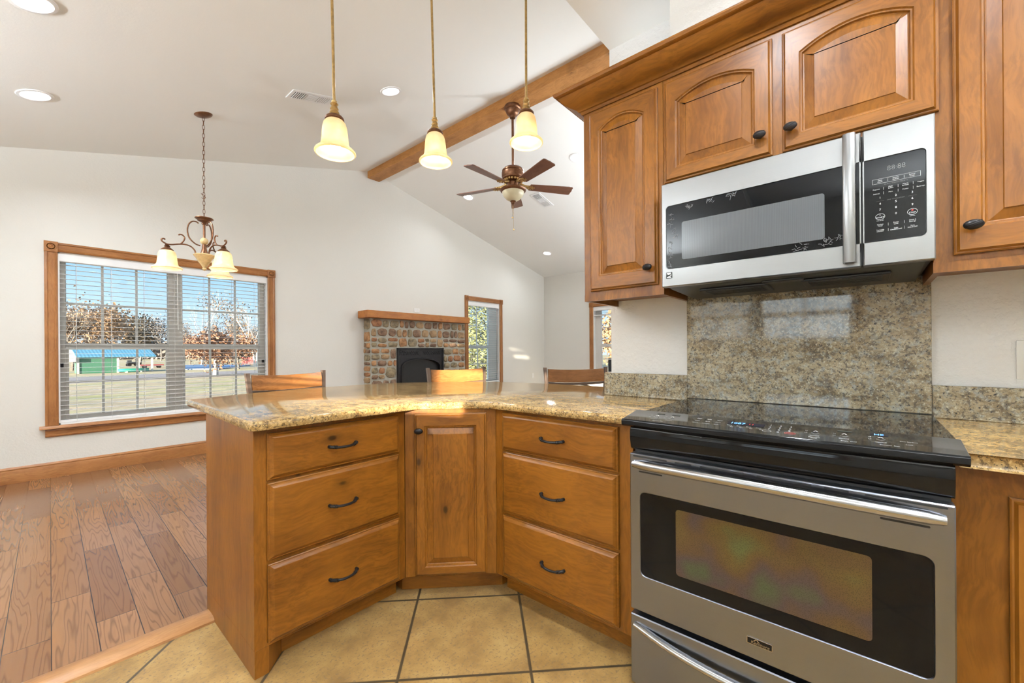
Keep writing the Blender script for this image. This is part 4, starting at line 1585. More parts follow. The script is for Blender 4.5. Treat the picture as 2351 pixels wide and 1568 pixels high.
bm = new()
for u in (0.075, 0.125, 0.505, 0.565, 0.635):
    chevrons(u, 0.055)
    pt('On/Off', 0.007, u, 0.028)
    pt('Hi', 0.006, u - 0.02, 0.064)
    pt('Lo', 0.006, u - 0.02, 0.048)
for u, s in ((0.095, 'Element  Size'), (0.505, 'Warming\nZone'), (0.575, 'Single  Dual'), (0.65, 'Element  Size')):
    pt(s, 0.0065, u, 0.012)
pt('Hot Surface', 0.0065, 0.685, 0.05)
pt('Lock', 0.0065, 0.685, 0.03)
obj('burner_lettering', bm, [M['print'], M['print_red']], pan, smooth=False)
def rect_on(bm, u0, u1, v0, v1, mi=0, lift=0.0002):
    q = [on_panel(u0, v0), on_panel(u1, v0), on_panel(u1, v1), on_panel(u0, v1)]
    bm.faces.new([bm.verts.new(p - Vector((0, 0, lift))) for p in q]).material_index = mi


for u_, a_, b_, w_, m_ in ((0.398, 0.011, 0.0065, 0.0008, 'print'), (0.452, 0.013, 0.008, 0.0012, 'print_red')):
    bm = new()
    ring(bm, u_, 0.026, a_, b_, w_, 0, plane=on_panel)
    obj('key_ring', bm, M[m_], pan, smooth=False)
DG, UD = plain('display_glass', (0.004, 0.006, 0.02), 0.1), plain('unlit_display', (0.035, 0.04, 0.03), 0.3)
bm = new()
rect_on(bm, 0.29, 0.385, 0.055, 0.082)
text(bm, '1087', 0.02, 0.316, 0.0685, 0, mi=1, plane=on_panel)
text(bm, '11', 0.016, 0.352, 0.0685, 0, mi=2, plane=on_panel)
obj('clock_display', bm, [DG, M['blue_led'], M['red_led']], pan, smooth=False)
for (ua_, ub_) in ((0.065, 0.09), (0.115, 0.14), (0.55, 0.58)):
    bm = new()
    rect_on(bm, ua_, ub_, 0.085, 0.093)
    obj('burner_display', bm, UD, pan, smooth=False)
bm = new()
rect_on(bm, 0.615, 0.65, 0.079, 0.095)
text(bm, 'HE', 0.016, 0.632, 0.086, 0, mi=1, plane=on_panel)
obj('burner_display', bm, [DG, M['blue_led']], pan, smooth=False)
bm = new()
O = rrect(-0.022, 0.779, PY1 + 0.003, 0.672, 0.008, 4)
loft(bm, [[(p[0], p[1], 0.9135) for p in O], [(p[0], p[1], 0.921) for p in O], [(p[0], p[1], 0.923) for p in inset(O, 0.002)]])
obj('cooktop_glass', bm, M['ceran'], rg, ang=40)

# ---------------------------------------------------------------- recessed lights
def downlight(x, y, label, group='recessed ceiling lights', r=0.075, flat=False, power=None):
    z = KC if flat else ceil_z(x)
    ro = thing('recessed_light', label, 'ceiling light', (x, y, z), 0, group)
    if not flat:
        sl = math.atan(SL) if x < RX else -math.atan(SR)
        ro.rotation_euler = (0, -sl, 0)
    bm = new()
    lathe(bm, [(r + 0.022, 0.0), (r + 0.02, -0.006), (r + 0.004, -0.008), (r, -0.004), (r * 0.96, 0.0005)], 28)
    obj('trim_ring', bm, M['white'], ro)
    bm = new()
    lathe(bm, [(r * 0.97, -0.0015), (0.001, -0.0025)], 28)
    obj('lens', bm, M['lens'], ro)
    ld = bpy.data.lights.new('lamp', 'AREA')
    ld.shape = 'DISK'
    ld.size = r * 1.8
    ld.energy = LAMP_W if power is None else power
    ld.spread = radians(150)
    ld.color = LAMP_COL
    lo = bpy.data.objects.new('lamp', ld)
    COL.objects.link(lo)
    lo.parent = ro
    lo.location = (0, 0, -0.012)
    return ro


downlight(0.013, 3.35, 'recessed light cut by the top left corner of the picture')
downlight(0.025, 4.55, 'recessed light at the left edge, left of the chandelier canopy')
downlight(2.206, 3.374, 'recessed light between the air vent and the ridge beam')
downlight(4.602, 2.83, 'recessed light just left of the tall upper cabinet')
downlight(4.608, 4.868, 'recessed light beside the fan blade, below the beam', power=4.0)
downlight(6.813, 4.899, 'small far recessed light low on the right ceiling slope', power=4.0)
for (x, y, p_) in ((0.80, 0.30, 13.0), (0.80, -0.75, 17.0), (-0.8, 0.3, 2.5), (-0.8, -1.0, 2.5)):
    downlight(x, y, 'recessed light in the flat kitchen ceiling', 'kitchen ceiling lights', flat=True, power=p_)

# added trough uplights, kept out of view to brighten ceilings and walls
def uplight(x, z, w, power, y=YK, rz=0.0, spread=120, tilt=42):
    r = thing('added_uplight', 'unseen white trough uplight added to brighten the ceilings', 'fill light', (x, y, z), rz, 'added fill uplights')
    bm = new()
    P = [(0.0, 0.0), (0.10, 0.0), (0.13, 0.06), (0.122, 0.06), (0.096, 0.008), (0.006, 0.008), (0.006, 0.06), (0.0, 0.06)]
    prism(bm, P, -w / 2, w / 2, 'yz')
    obj('trough', bm, M['white'], r, smooth=False)
    ld = bpy.data.lights.new('lamp', 'AREA')
    ld.shape = 'RECTANGLE'
    ld.size, ld.size_y = w * 0.95, 0.08
    ld.energy = power
    ld.color = LAMP_COL
    lo = bpy.data.objects.new('lamp', ld)
    COL.objects.link(lo)
    lo.parent = r
    lo.location = (0, 0.062, 0.03)
    ld.spread = radians(spread)
    lo.rotation_euler = (radians(180 - tilt), 0, 0)


for (x, z, w, p_) in ((4.8, 2.1, 1.2, 1.25), (6.9, 1.9, 1.0, 3.4)):
    uplight(x, z, w, FILL_W * p_, spread=175, tilt=60)
for (y, p_) in ((2.1, 2.6), (3.75, 3.2)):
    uplight(XL, 1.95, 0.9, FILL_W * p_, y, radians(-90))
uplight(1.0, 1.95, 0.9, FILL_W * 1.1, YB)
for (y, p_) in ((-1.5, 1.5), (-0.55, 1.5)):
    uplight(XL, 1.95, 0.8, FILL_W * p_, y, radians(-90))
uplight(2.0, 2.352, 0.7, FILL_W * 2.0, -0.62, radians(90), 175, 30)

uplight(2.018, 2.352, 0.3, 0.25, 0.83, radians(90), 175, 25)

# air vents
def vent(x0, x1, y0, y1, label, along):
    sl = math.atan(SL) if x0 < RX else -math.atan(SR)
    xc, yc = (x0 + x1) / 2, (y0 + y1) / 2
    r = thing('air_vent', label, 'air vent', (xc, yc, ceil_z(xc)))
    r.rotation_euler = (0, -sl, 0)
    hx, hy = (x1 - x0) / 2, (y1 - y0) / 2
    bm = new()
    box(bm, -hx, hx, -hy, hy, -0.008, 0.0, 0.003)
    obj('frame', bm, M['white'], r)
    bm = new()
    sp = hx - 0.03
    for (a, b, mi) in ((-sp, -sp * 0.34, 1), (-sp * 0.3, sp * 0.3, 0), (sp * 0.34, sp, 0)):
        box(bm, a, b, -hy + 0.03, hy - 0.03, -0.0095, -0.007, mi=mi)
        n = 6
        for k in range(n):
            if mi == 1 or b > sp * 0.5:
                xx = a + (b - a) * (k + 0.5) / n
                box(bm, xx - 0.0035, xx + 0.0035, -hy + 0.028, hy - 0.028, -0.013, -0.009, mi=2)
            else:
                yy = -hy + 0.03 + (2 * hy - 0.06) * (k + 0.5) / n
                box(bm, a, b, yy - 0.004, yy + 0.004, -0.013, -0.009, mi=2)
    obj('louvres', bm, [plain('vent_shade', (0.55, 0.54, 0.52), 0.6), plain('vent_dark', (0.10, 0.10, 0.10), 0.7), M['white']], r, smooth=False)
    return r


vent(1.46, 1.845, 3.70, 3.87, 'white air vent on the left ceiling slope behind a pendant rod', 'x')
vent(5.0, 5.40, 3.74, 3.92, 'small white air vent beyond the ceiling fan', 'x')

# ---------------------------------------------------------------- pendants
SHADE = [(0.0275, 0.150), (0.038, 0.146), (0.046, 0.136), (0.051, 0.118), (0.0535, 0.095), (0.0555, 0.070), (0.058, 0.048), (0.0625, 0.034), (0.070, 0.024), (0.080, 0.017), (0.0855, 0.011), (0.0865, 0.006), (0.084, 0.002), (0.080, 0.001)]


def make_shade(parent, c=(0, 0, 0), k=1.0, kz=1.0, name='lamp_shade'):
    bm = new()
    o_ = [(r * k, z * k * kz) for r, z in SHADE]
    i_ = [((r - 0.003) * k, (z + 0.0015) * k * kz) for r, z in reversed(SHADE[:-1])]
    lathe(bm, o_ + i_, 32, c)
    return obj(name, bm, M['shade'], parent, ang=80)


def make_bulb(parent, c, r=0.023, energy=3.0):
    bm = new()
    lathe(bm, [(0.001, -r), (r * 0.5, -r * 0.87), (r * 0.87, -r * 0.5), (r, 0), (r * 0.9, r * 0.5), (r * 0.6, r * 1.15), (r * 0.45, r * 1.9), (0.001, r * 1.95)], 16, c)
    o = obj('bulb', bm, M['bulb'], parent)
    ld = bpy.data.lights.new('glow', 'POINT')
    ld.energy = energy
    ld.color = (1.0, 0.87, 0.66)
    ld.shadow_soft_size = 0.012
    lo = bpy.data.objects.new('glow', ld)
    COL.objects.link(lo)
    lo.parent = parent
    lo.location = (c[0], c[1], c[2] - r - 0.016)
    return o


def pendant(x, y, z, lean, label):
    r = thing('pendant_light', label, 'pendant light', (x, y, z), 0, 'pendants over the peninsula')
    ax = Vector((cos(YAW), sin(YAW), 0))
    r.rotation_mode = 'QUATERNION'
    r.rotation_quaternion = Matrix.Rotation(-lean, 3, ax).to_quaternion()
    top = ceil_z(x) - z
    bm = new()
    lathe(bm, [(0.012, 0.235), (0.0115, 0.228), (0.017, 0.222), (0.0115, 0.214), (0.015, 0.206), (0.018, 0.200), (0.0145, 0.194), (0.019, 0.188), (0.021, 0.182), (0.017, 0.176), (0.020, 0.170), (0.030, 0.164)], 20, cap0=True)
    obj('finial_stem', bm, M['gold'], r)
    bm = new()
    lathe(bm, [(0.018, 0.170), (0.034, 0.166), (0.040, 0.158), (0.0405, 0.150), (0.037, 0.146), (0.030, 0.149)], 24)
    obj('shade_cap', bm, M['bronze'], r)
    bm = new()
    tube(bm, [(0, 0, 0.232), (0, 0, 0.8), (0, 0, top - 0.02)], 0.0062, 10)
    obj('rod', bm, M['gold'], r)
    bm = new()
    lathe(bm, [(0.012, top - 0.05), (0.05, top - 0.03), (0.06, top - 0.012), (0.06, top + 0.0)], 24, cap1=True)
    obj('canopy', bm, M['bronze'], r)
    s = make_shade(r)
    make_bulb(r, (0, 0, 0.048), 0.026, 0.5)
    return r


pendant(0.886, 1.79, 2.03, 0.0157, 'leftmost amber glass pendant, hanging nearest, over the peninsula end')
pendant(1.377, 1.697, 2.13, 0.020, 'middle amber glass pendant in front of the timber beam')
pendant(1.66, 1.32, 2.21, -0.004, 'rightmost amber glass pendant, beside the ceiling fan')

# ---------------------------------------------------------------- chandelier
CHX, CHY = 1.012, 4.488
ch = thing('chandelier', 'bronze three-arm chandelier with amber bell shades before the wide window', 'chandelier', (CHX, CHY, 1.88))
ZC = ceil_z(CHX) - 1.88
bm = new()
st = len(bm.verts)
lathe(bm, [(0.0, -0.022), (0.02, -0.022), (0.055, -0.013), (0.068, -0.004), (0.07, 0.0)], 26)
xform(bm, Matrix.Translation((0, 0, ZC)) @ Matrix.Rotation(-math.atan(SL), 4, 'Y'))
obj('canopy', bm, M['bronze'], ch)
bm = new()
zt, zb_ = ZC - 0.02, 0.475
nl = 24
pitch = (zt - zb_) / nl
for k in range(nl):
    zc = zb_ + pitch * (k + 0.5)
    hl, hw_ = pitch * 0.64, 0.0085
    pts = []
    for a in range(12):
        t_ = 2 * pi * a / 12
        u_, v_ = hw_ * cos(t_), hl * sin(t_)
        pts.append((u_, 0, zc + v_) if k % 2 else (0, u_, zc + v_))
    tube(bm, pts, 0.0021, 5, closed=True)
tube(bm, [(-0.018, 0.012, 0.69), (0.004, 0, 0.675), (0.012, 0.004, 0.66), (0.0, 0, 0.64), (-0.014, 0.01, 0.655)], 0.003, 5)
obj('chain', bm, M['bronze'], ch)
bm = new()
lathe(bm, [(0.006, 0.485), (0.02, 0.48), (0.068, 0.472), (0.070, 0.466), (0.052, 0.455), (0.048, 0.445), (0.03, 0.437), (0.016, 0.432), (0.02, 0.42), (0.01, 0.412), (0.0095, 0.30), (0.012, 0.295)], 26, cap0=True, cap1=True)
obj('stem', bm, M['bronze'], ch)
bm = new()
lathe(bm, [(0.004, 0.298)] + [(0.031 * cos(a), 0.266 + 0.032 * sin(a)) for a in [pi / 2 - pi * k / 10 for k in range(1, 10)]] + [(0.004, 0.234)], 18)
obj('glass_ball', bm, M['crystal'], ch)
bm = new()
lathe(bm, [(0.014, 0.240), (0.018, 0.225), (0.018, 0.20), (0.026, 0.165), (0.036, 0.145), (0.045, 0.14)], 22)
obj('hub', bm, M['bronze'], ch)
bm = new()
lathe(bm, [(0.075, 0.145), (0.082, 0.138), (0.073, 0.125), (0.06, 0.108), (0.05, 0.085), (0.028, 0.055), (0.016, 0.035), (0.013, 0.026), (0.018, 0.018), (0.012, 0.006), (0.001, 0.002)], 26, cap0=True)
obj('bowl', bm, M['crystal'], ch)
lat = math.atan2(CHY, CHX) - pi / 2   # direction of the camera's right
RA = 0.255
for k in range(3):
    az = lat + pi + 2 * pi * k / 3 + radians(2)
    ex = Vector((cos(az), sin(az), 0))
    bm = new()
    def P(rr_, z):
        return tuple(ex * rr_ + Vector((0, 0, z)))
    tube(bm, bez([P(0.060, 0.135), P(0.068, 0.175), P(0.095, 0.205), P(0.135, 0.217), P(0.18, 0.213), P(0.225, 0.202), P(0.258, 0.203), P(0.285, 0.219), P(0.292, 0.236), P(0.279, 0.246), P(0.268, 0.238)], 4), 0.0062, 8)
    tube(bm, bez([P(0.165, 0.217), P(0.145, 0.245), P(0.138, 0.275), P(0.152, 0.296), P(0.172, 0.299), P(0.178, 0.29)], 4), 0.0055, 8)
    tube(bm, bez([P(0.028, 0.222), P(0.065, 0.235), P(0.105, 0.28), P(0.118, 0.34), P(0.11, 0.395), P(0.085, 0.428), P(0.055, 0.43), P(0.04, 0.418)], 4), 0.0058, 8)
    obj('arm', bm, M['bronze'], ch)
    bm = new()
    c = ex * RA
    lathe(bm, [(0.006, 0.205), (0.017, 0.196), (0.012, 0.19), (0.022, 0.184), (0.016, 0.177), (0.034, 0.163), (0.045, 0.152), (0.043, 0.147), (0.03, 0.15)], 20, (c.x, c.y, 0), cap0=True)
    obj('shade_cap', bm, M['bronze'], ch)
    s = make_shade(ch, (c.x, c.y, -0.012), 1.22, 0.88, 'lamp_shade')
    make_bulb(ch, (c.x, c.y, 0.055), 0.025, 0.65)

# ---------------------------------------------------------------- ceiling fan
FXc, FYc = 3.40, 2.89
fan = thing('ceiling_fan', 'five-blade bronze ceiling fan with a cream bowl light hanging from the beam', 'ceiling fan', (FXc, FYc, 2.93))
zt = 3.79 - 2.93
bm = new()
lathe(bm, [(0.084, zt), (0.090, zt - 0.012), (0.090, zt - 0.03), (0.082, zt - 0.042), (0.074, zt - 0.046), (0.070, zt - 0.07), (0.055, zt - 0.095), (0.034, zt - 0.108), (0.030, zt - 0.128), (0.013, zt - 0.133)], 30, cap0=True)
obj('canopy', bm, M['bronze'], fan)
bm = new()
tube(bm, [(0, 0, 0.19), (0, 0, zt - 0.14)], 0.013, 12)
obj('downrod', bm, M['bronze'], fan)
bm = new()
lathe(bm, [(0.015, 0.205), (0.05, 0.20), (0.10, 0.185), (0.118, 0.165), (0.118, 0.155), (0.112, 0.148), (0.122, 0.14), (0.122, 0.10), (0.114, 0.085), (0.118, 0.07), (0.10, 0.06), (0.085, 0.045), (0.06, 0.035), (0.055, -0.02), (0.05, -0.03)], 34, cap0=True, cap1=True)
obj('motor_housing', bm, M['bronze'], fan)
bm = new()
for k in range(20):
    a = 2 * pi * k / 20
    lathe(bm, [(0.001, 0.014), (0.012, 0.008), (0.014, 0.0), (0.01, -0.008), (0.001, -0.012)], 8, (0.095 * cos(a), 0.095 * sin(a), 0.052))
obj('ornament_band', bm, M['gold'], fan)
bm = new()
lathe(bm, [(0.06, -0.02), (0.10, -0.028), (0.135, -0.036), (0.142, -0.046), (0.138, -0.056), (0.125, -0.066), (0.118, -0.068)], 34)
obj('light_ring', bm, M['bronze'], fan)
bm = new()
lathe(bm, [(0.119, -0.062), (0.115, -0.085), (0.10, -0.115), (0.075, -0.142), (0.045, -0.16), (0.012, -0.168), (0.001, -0.169)], 34)
obj('glass_bowl', bm, plain('cream_scavo_glass', (0.62, 0.55, 0.36), 0.35, noise=0.1, scale=25), fan)
bm = new()
lathe(bm, [(0.03, -0.163), (0.032, -0.17), (0.022, -0.178), (0.02, -0.19), (0.01, -0.20), (0.006, -0.215), (0.001, -0.218)], 16, cap0=True)
obj('finial', bm, M['bronze'], fan)
for dx, zl in ((-0.008, -0.34), (0.005, -0.47)):
    bm = new()
    tube(bm, [(dx * sin(YAW), -dx * cos(YAW), -0.205), (dx * sin(YAW), -dx * cos(YAW), zl)], 0.0016, 5)
    lathe(bm, [(0.001, 0.008), (0.006, 0.004), (0.008, -0.002), (0.006, -0.008), (0.001, -0.011)], 10, (dx * sin(YAW), -dx * cos(YAW), zl))
    obj('pull_chain', bm, M['gold'], fan)
for k in range(5):
    a = radians(36 + 72 * k)
    bm = new()
    n = 12
    xs = [0.185 + (0.655 - 0.185) * i / n for i in range(n + 1)]
    prof = []
    for x in xs:
        w = 0.052 + 0.020 * (x - 0.185) / 0.47
        prof.append(w)
    up_ = [(x, w) for x, w in zip(xs, prof)]
    tipp = [(0.660, 0.068), (0.668, 0.058), (0.664, 0.03), (0.672, 0.0), (0.664, -0.03), (0.668, -0.058), (0.660, -0.068)]
    out_ = [(x, -w) for x, w in reversed(up_)]
    poly = list(reversed(up_ + tipp + out_))
    prism(bm, poly, -0.004, 0.004, 'xy')
    mt = Matrix.Rotation(a, 4, 'Z') @ Matrix.Rotation(radians(-12), 4, 'X')
    bmesh.ops.bevel(bm, geom=[e for e in bm.edges if abs(e.verts[0].co.z - e.verts[1].co.z) < 1e-6 and len(e.link_faces) == 2 and any(len(f.verts) > 4 for f in e.link_faces)], offset=0.0015, segments=1, affect='EDGES')
    b_ = obj('blade', bm, M['blade'], fan)
    b_.matrix_local = mt
    bm = new()
    tube(bm, bez([(0.075, 0, 0.03), (0.12, 0, 0.012), (0.16, 0, 0.006), (0.21, 0, 0.006)], 5), [0.014] * 16, 8)
    for i in range(9):
        t_ = 2 * pi * i / 9
        lathe(bm, [(0.001, 0.009), (0.011, 0.004), (0.012, -0.004), (0.001, -0.010)], 7, (0.195 + 0.036 * cos(t_), 0.034 * sin(t_), -0.004))
    lathe(bm, [(0.03, 0.006), (0.034, 0.0), (0.03, -0.007), (0.018, -0.009), (0.016, 0.0)], 16, (0.195, 0, -0.002))
    ir = obj('blade_iron', bm, M['gold'], fan)
    ir.matrix_local = Matrix.Rotation(a, 4, 'Z')

# ---------------------------------------------------------------- bar stools
def make_stool(label):
    r = thing('bar_stool', label, 'bar stool', (0, 0, 0), 0, 'bar stools behind the peninsula')
    W, TZ = 0.235, 1.018
    bm = new()
    # curved back slat, front face -y
    n = 14
    loops = []
    for i in range(n + 1):
        s = -1 + 2 * i / n
        x = s * (W - 0.012)
        y = 0.03 * (1 - s * s)
        zt_ = TZ - 0.012 - 0.010 * (1 - s * s)
        loops.append([(x, y - 0.009, zt_ - 0.098), (x, y - 0.011, zt_ - 0.05), (x, y - 0.009 + 0.012, zt_), (x, y + 0.009 + 0.012, zt_), (x, y + 0.011, zt_ - 0.05), (x, y + 0.009, zt_ - 0.098)])
    loft(bm, loops)
    obj('back_slat', bm, M['stool'], r)
    bm = new()
    loops = []
    for i in range(n + 1):
        s = -1 + 2 * i / n
        x, y = s * (W - 0.012), 0.03 * (1 - s * s)
        zt_ = TZ - 0.112 - 0.010 * (1 - s * s)
        loops.append([(x, y - 0.014, zt_ - 0.018), (x, y - 0.014, zt_), (x, y + 0.010, zt_), (x, y + 0.010, zt_ - 0.018)])
    loft(bm, loops)
    obj('lower_rail', bm, M['pewter'], r)
    for s in (-1, 1):
        bm = new()
        pts = [(s * (W + 0.010), 0.018, TZ), (s * W, 0.0, TZ - 0.14), (s * (W - 0.016), -0.02, 0.80), (s * (W - 0.02), -0.03, 0.60), (s * (W - 0.01), -0.01, 0.3), (s * (W + 0.01), 0.03, 0.0025)]
        loops = []
        for p in pts:
            loops.append([(p[0] - 0.011, p[1] - 0.016, p[2]), (p[0] + 0.011, p[1] - 0.016, p[2]), (p[0] + 0.011, p[1] + 0.016, p[2]), (p[0] - 0.011, p[1] + 0.016, p[2])])
        loft(bm, loops)
        obj('back_post', bm, M['pewter'], r)
        bm = new()
        tube(bm, [(s * (W - 0.04), -0.40, 0.60), (s * (W - 0.01), -0.43, 0.3), (s * (W + 0.01), -0.45, 0.012)], 0.014, 8)
        obj('leg', bm, M['pewter'], r)
    bm = new()
    pts = [(-0.75 * W, -0.005, TZ - 0.195), (-0.6 * W, 0.006, TZ - 0.165), (-0.3 * W, 0.012, TZ - 0.14), (0, 0.014, TZ - 0.132), (0.3 * W, 0.012, TZ - 0.14), (0.6 * W, 0.006, TZ - 0.165), (0.75 * W, -0.005, TZ - 0.195), (0.78 * W, -0.012, TZ - 0.26)]
    tube(bm, bez([(-0.78 * W, -0.012, TZ - 0.26)] + pts, 4), 0.0062, 8)
    for s in (-1, 1):
        tube(bm, [(s * 0.06 + 0.034 * cos(t_), 0.004, TZ - 0.225 + 0.034 * sin(t_)) for t_ in [2 * pi * i / 14 for i in range(14)]], 0.0045, 6, closed=True)
    tube(bm, [(-W + 0.015, -0.018, TZ - 0.265), (W - 0.015, -0.018, TZ - 0.265)], 0.006, 8)
    obj('scrollwork', bm, M['pewter'], r)
    bm = new()
    O = rrect(-W + 0.02, W - 0.02, -0.43, -0.015, 0.05)
    loft(bm, [[(p[0], p[1], 0.60) for p in O], [(p[0], p[1], 0.635) for p in O], [(p[0], p[1], 0.655) for p in inset(O, 0.015)]])
    obj('seat', bm, plain('brown_leather', (0.09, 0.045, 0.025), 0.5, noise=0.2), r)
    bm = new()
    F = [(-W - 0.0, -0.44, 0.2), (W + 0.0, -0.44, 0.2), (W + 0.0, 0.005, 0.2), (-W, 0.005, 0.2)]
    tube(bm, F, 0.009, 8, closed=True)
    obj('foot_rail', bm, M['pewter'], r)
    return r


STOOLS = [((0.885, 2.945), (1.375, 2.965), 'bar stool nearest the wide window, leftmost behind the peninsula'),
          ((2.02, 2.58), (2.465, 2.43), 'middle bar stool, sunlit, before the fireplace'),
          ((2.585, 1.885), (2.955, 1.555), 'bar stool at the curved end beside the granite upstand')]
st0 = None
for (a, b, lab) in STOOLS:
    mx, my = (a[0] + b[0]) / 2, (a[1] + b[1]) / 2
    rz = math.atan2(b[1] - a[1], b[0] - a[0])
    if st0 is None:
        st0 = make_stool(lab)
        st0.location = (mx, my, 0)
        st0.rotation_euler = (0, 0, rz)
    else:
        dup(st0, (mx, my, 0), rz, lab)

# ---------------------------------------------------------------- outdoors
GZ = -1.0
bm = new()
box(bm, -90, 160, YG + 0.5, 220, GZ - 0.3, GZ)
box(bm, XR + 0.5, 160, -60, YG + 0.5, GZ - 0.3, GZ)
g = obj('lawn', bm, M['grass'], smooth=False)
struct(g, 'patchy winter lawn outside the windows', 'lawn')
bm = new()
loft(bm, [[(-60, 37, GZ + 0.0), (-60, 46, GZ), (-60, 46, GZ + 0.02), (-60, 37, GZ + 0.02)], [(12, 44, GZ + 0.0), (12, 55, GZ), (12, 55, GZ + 0.02), (12, 44, GZ + 0.02)], [(60, 52, GZ), (60, 62, GZ), (60, 62, GZ + 0.02), (60, 52, GZ + 0.02)]])
struct(obj('road', bm, M['road'], smooth=False), 'grey drive crossing the lawn beyond the window', 'road')


def wd(px, py, depth=None, z=GZ):
    """point on the ground seen along photo pixel px,py"""
    d = rgt * ((px - 1175.5) / FPX) + dwn * ((py - CYPX) / FPX) + f0
    t_ = (z - 1.15) / d.z if depth is None else depth
    return Vector((0, 0, 1.15)) + d * t_


# shed with open bay
sa, sb = wd(177, 858.5), wd(352, 852.5)
L_ = (sb - sa).length
ang = math.atan2(sb.y - sa.y, sb.x - sa.x)
sh = thing('garden_shed', 'small green shed with a teal metal roof over an open bay', 'shed', (sa.x, sa.y, GZ), ang)
hw = 1.78
k_ = 0.515 * L_
bm = new()
box(bm, 0.15, k_ - 0.1, 0, 2.6, 0, hw)
obj('wall', bm, M['green_siding'], sh, smooth=False)
bm = new()
prism(bm, [(-0.35, hw - 0.05), (3.0, hw + 1.0), (3.0, hw + 1.08), (-0.35, hw + 0.04)], -0.1, L_ + 0.2, 'yz')
obj('roof', bm, M['roof'], sh, smooth=False)
bm = new()
for x in (0.07, k_ - 0.03, L_ * 0.79, L_ - 0.1):
    box(bm, x - 0.09, x + 0.09, -0.05, 0.12, 0, hw)
obj('posts', bm, M['cream'], sh, smooth=False)
bm = new()
prism(bm, [(-0.3, hw - 0.5), (3.0, hw - 0.5), (3.0, hw + 1.0), (-0.3, hw)], -1.5, -0.12, 'yz')
obj('side_bay', bm, M['cream'], sh, smooth=False)
# things in and by the bay
p = wd(310, 855)
bt = thing('kayak', 'teal kayak lying under the shed roof', 'boat', (p.x, p.y + 1.0, GZ), ang)
bm = new()
lp = []
for i in range(9):
    s = -1 + 2 * i / 8
    w_ = 0.42 * (1 - abs(s) ** 3) + 0.02
    lp.append([(s * 1.35, -w_, 0.42), (s * 1.35, -w_ * 0.7, 0.1), (s * 1.35, w_ * 0.7, 0.1), (s * 1.35, w_, 0.42)])
loft(bm, lp)
obj('hull', bm, M['teal'], bt)
bm = new()
for s in (-0.6, 0.6):
    box(bm, s - 0.05, s + 0.05, -0.4, 0.4, 0.0, 0.13)
obj('cradle', bm, M['cream'], bt, smooth=False)
p = wd(343, 846)
bt = thing('lawn_cart', 'low red cart parked beside the shed posts', 'cart', (p.x + 0.6, p.y + 2.5, GZ), ang)
bm = new()
box(bm, -1.3, 1.3, -0.4, 0.4, 0.35, 0.5, 0.03)
obj('bed', bm, M['redpaint'], bt)
for sx_ in (-0.8, 0.8):
    bm = new()
    for sy_ in (-0.42, 0.42):
        tube(bm, [(sx_, sy_ - 0.06, 0.19), (sx_, sy_ + 0.06, 0.19)], 0.19, 14)
    obj('wheel', bm, M['iron'], bt)
p = wd(312, 842)
bt = thing('riding_mower', 'dark riding mower standing behind the kayak', 'mower', (p.x, p.y + 2.6, GZ), ang)
bm = new()
box(bm, -0.8, 0.8, -0.35, 0.35, 0.35, 0.72, 0.08, 2)
box(bm, -0.75, -0.2, -0.28, 0.28, 0.7, 1.0, 0.08, 2)
box(bm, 0.3, 0.42, -0.25, 0.25, 0.7, 1.15, 0.04)
obj('body', bm, M['black_plastic'], bt)
for sx_, rw_ in ((-0.55, 0.27), (0.5, 0.36)):
    bm = new()
    for sy_ in (-0.42, 0.42):
        tube(bm, [(sx_, sy_ - 0.1, rw_), (sx_, sy_ + 0.1, rw_)], rw_, 16)
    obj('wheel', bm, M['iron'], bt)
# blue covered ground beyond
pa, pb, pc_, pd = wd(425, 849), wd(505, 848), wd(575, 839), wd(425, 839)
bm = new()
loft(bm, [[(q_.x, q_.y, GZ + 0.0) for q_ in (pa, pb, pc_, pd)], [(q_.x, q_.y, GZ + 0.12) for q_ in (pa, pb, pc_, pd)]])
tag(obj('pool_cover', bm, M['blue_slab'], smooth=False), 'large blue cover lying on the lawn beyond the drive', 'pool cover')
p, q_ = wd(555, 837), wd(612, 837)
fa = math.atan2(q_.y - p.y, q_.x - p.x)
fe = thing('wooden_fence', 'red picket fence at the far right of the window view', 'fence', (p.x, p.y, GZ), fa)
bm = new()
n = 26
fl = (q_ - p).length
for i in range(n):
    x = fl * i / n
    box(bm, x, x + fl / n * 0.8, 0, 0.05, 0.1, 1.25 + 0.05 * (i % 2))
obj('pickets', bm, M['redpaint'], fe, smooth=False)
bm = new()
for z in (0.4, 1.0):
    box(bm, 0, fl, 0.05, 0.12, z, z + 0.1)
for x in (0.1, fl / 2, fl - 0.1):
    box(bm, x - 0.07, x + 0.07, 0.05, 0.2, 0, 1.3)
obj('rails', bm, M['redpaint'], fe, smooth=False)
# teal patio chair just outside
pch = Vector((2.02, 7.6, 0))
bt = thing('patio_chair', 'rounded teal plastic chair back outside the window corner', 'chair', (pch.x, pch.y, GZ))
bm = new()
lp = []
for i in range(9):
    a = pi * i / 8
    lp.append([(0.26 * cos(a), -0.02, 1.0 + 0.40 * sin(a) ** 0.6), (0.26 * cos(a), 0.03, 1.0 + 0.40 * sin(a) ** 0.6), (0.22 * cos(a), 0.03, 0.6), (0.22 * cos(a), -0.02, 0.6)])
loft(bm, lp)
obj('backrest', bm, M['teal'], bt)
bm = new()
box(bm, -0.26, 0.26, -0.5, 0.03, 0.55, 0.61, 0.02)
obj('seat', bm, M['teal'], bt)
for sx_, sy_ in ((-0.22, -0.45), (0.22, -0.45), (-0.22, 0.0), (0.22, 0.0)):
    bm = new()
    tube(bm, [(sx_, sy_, 0.57), (sx_ * 1.1, sy_ * 1.05, 0.0)], 0.022, 8)
    obj('leg', bm, M['teal'], bt)


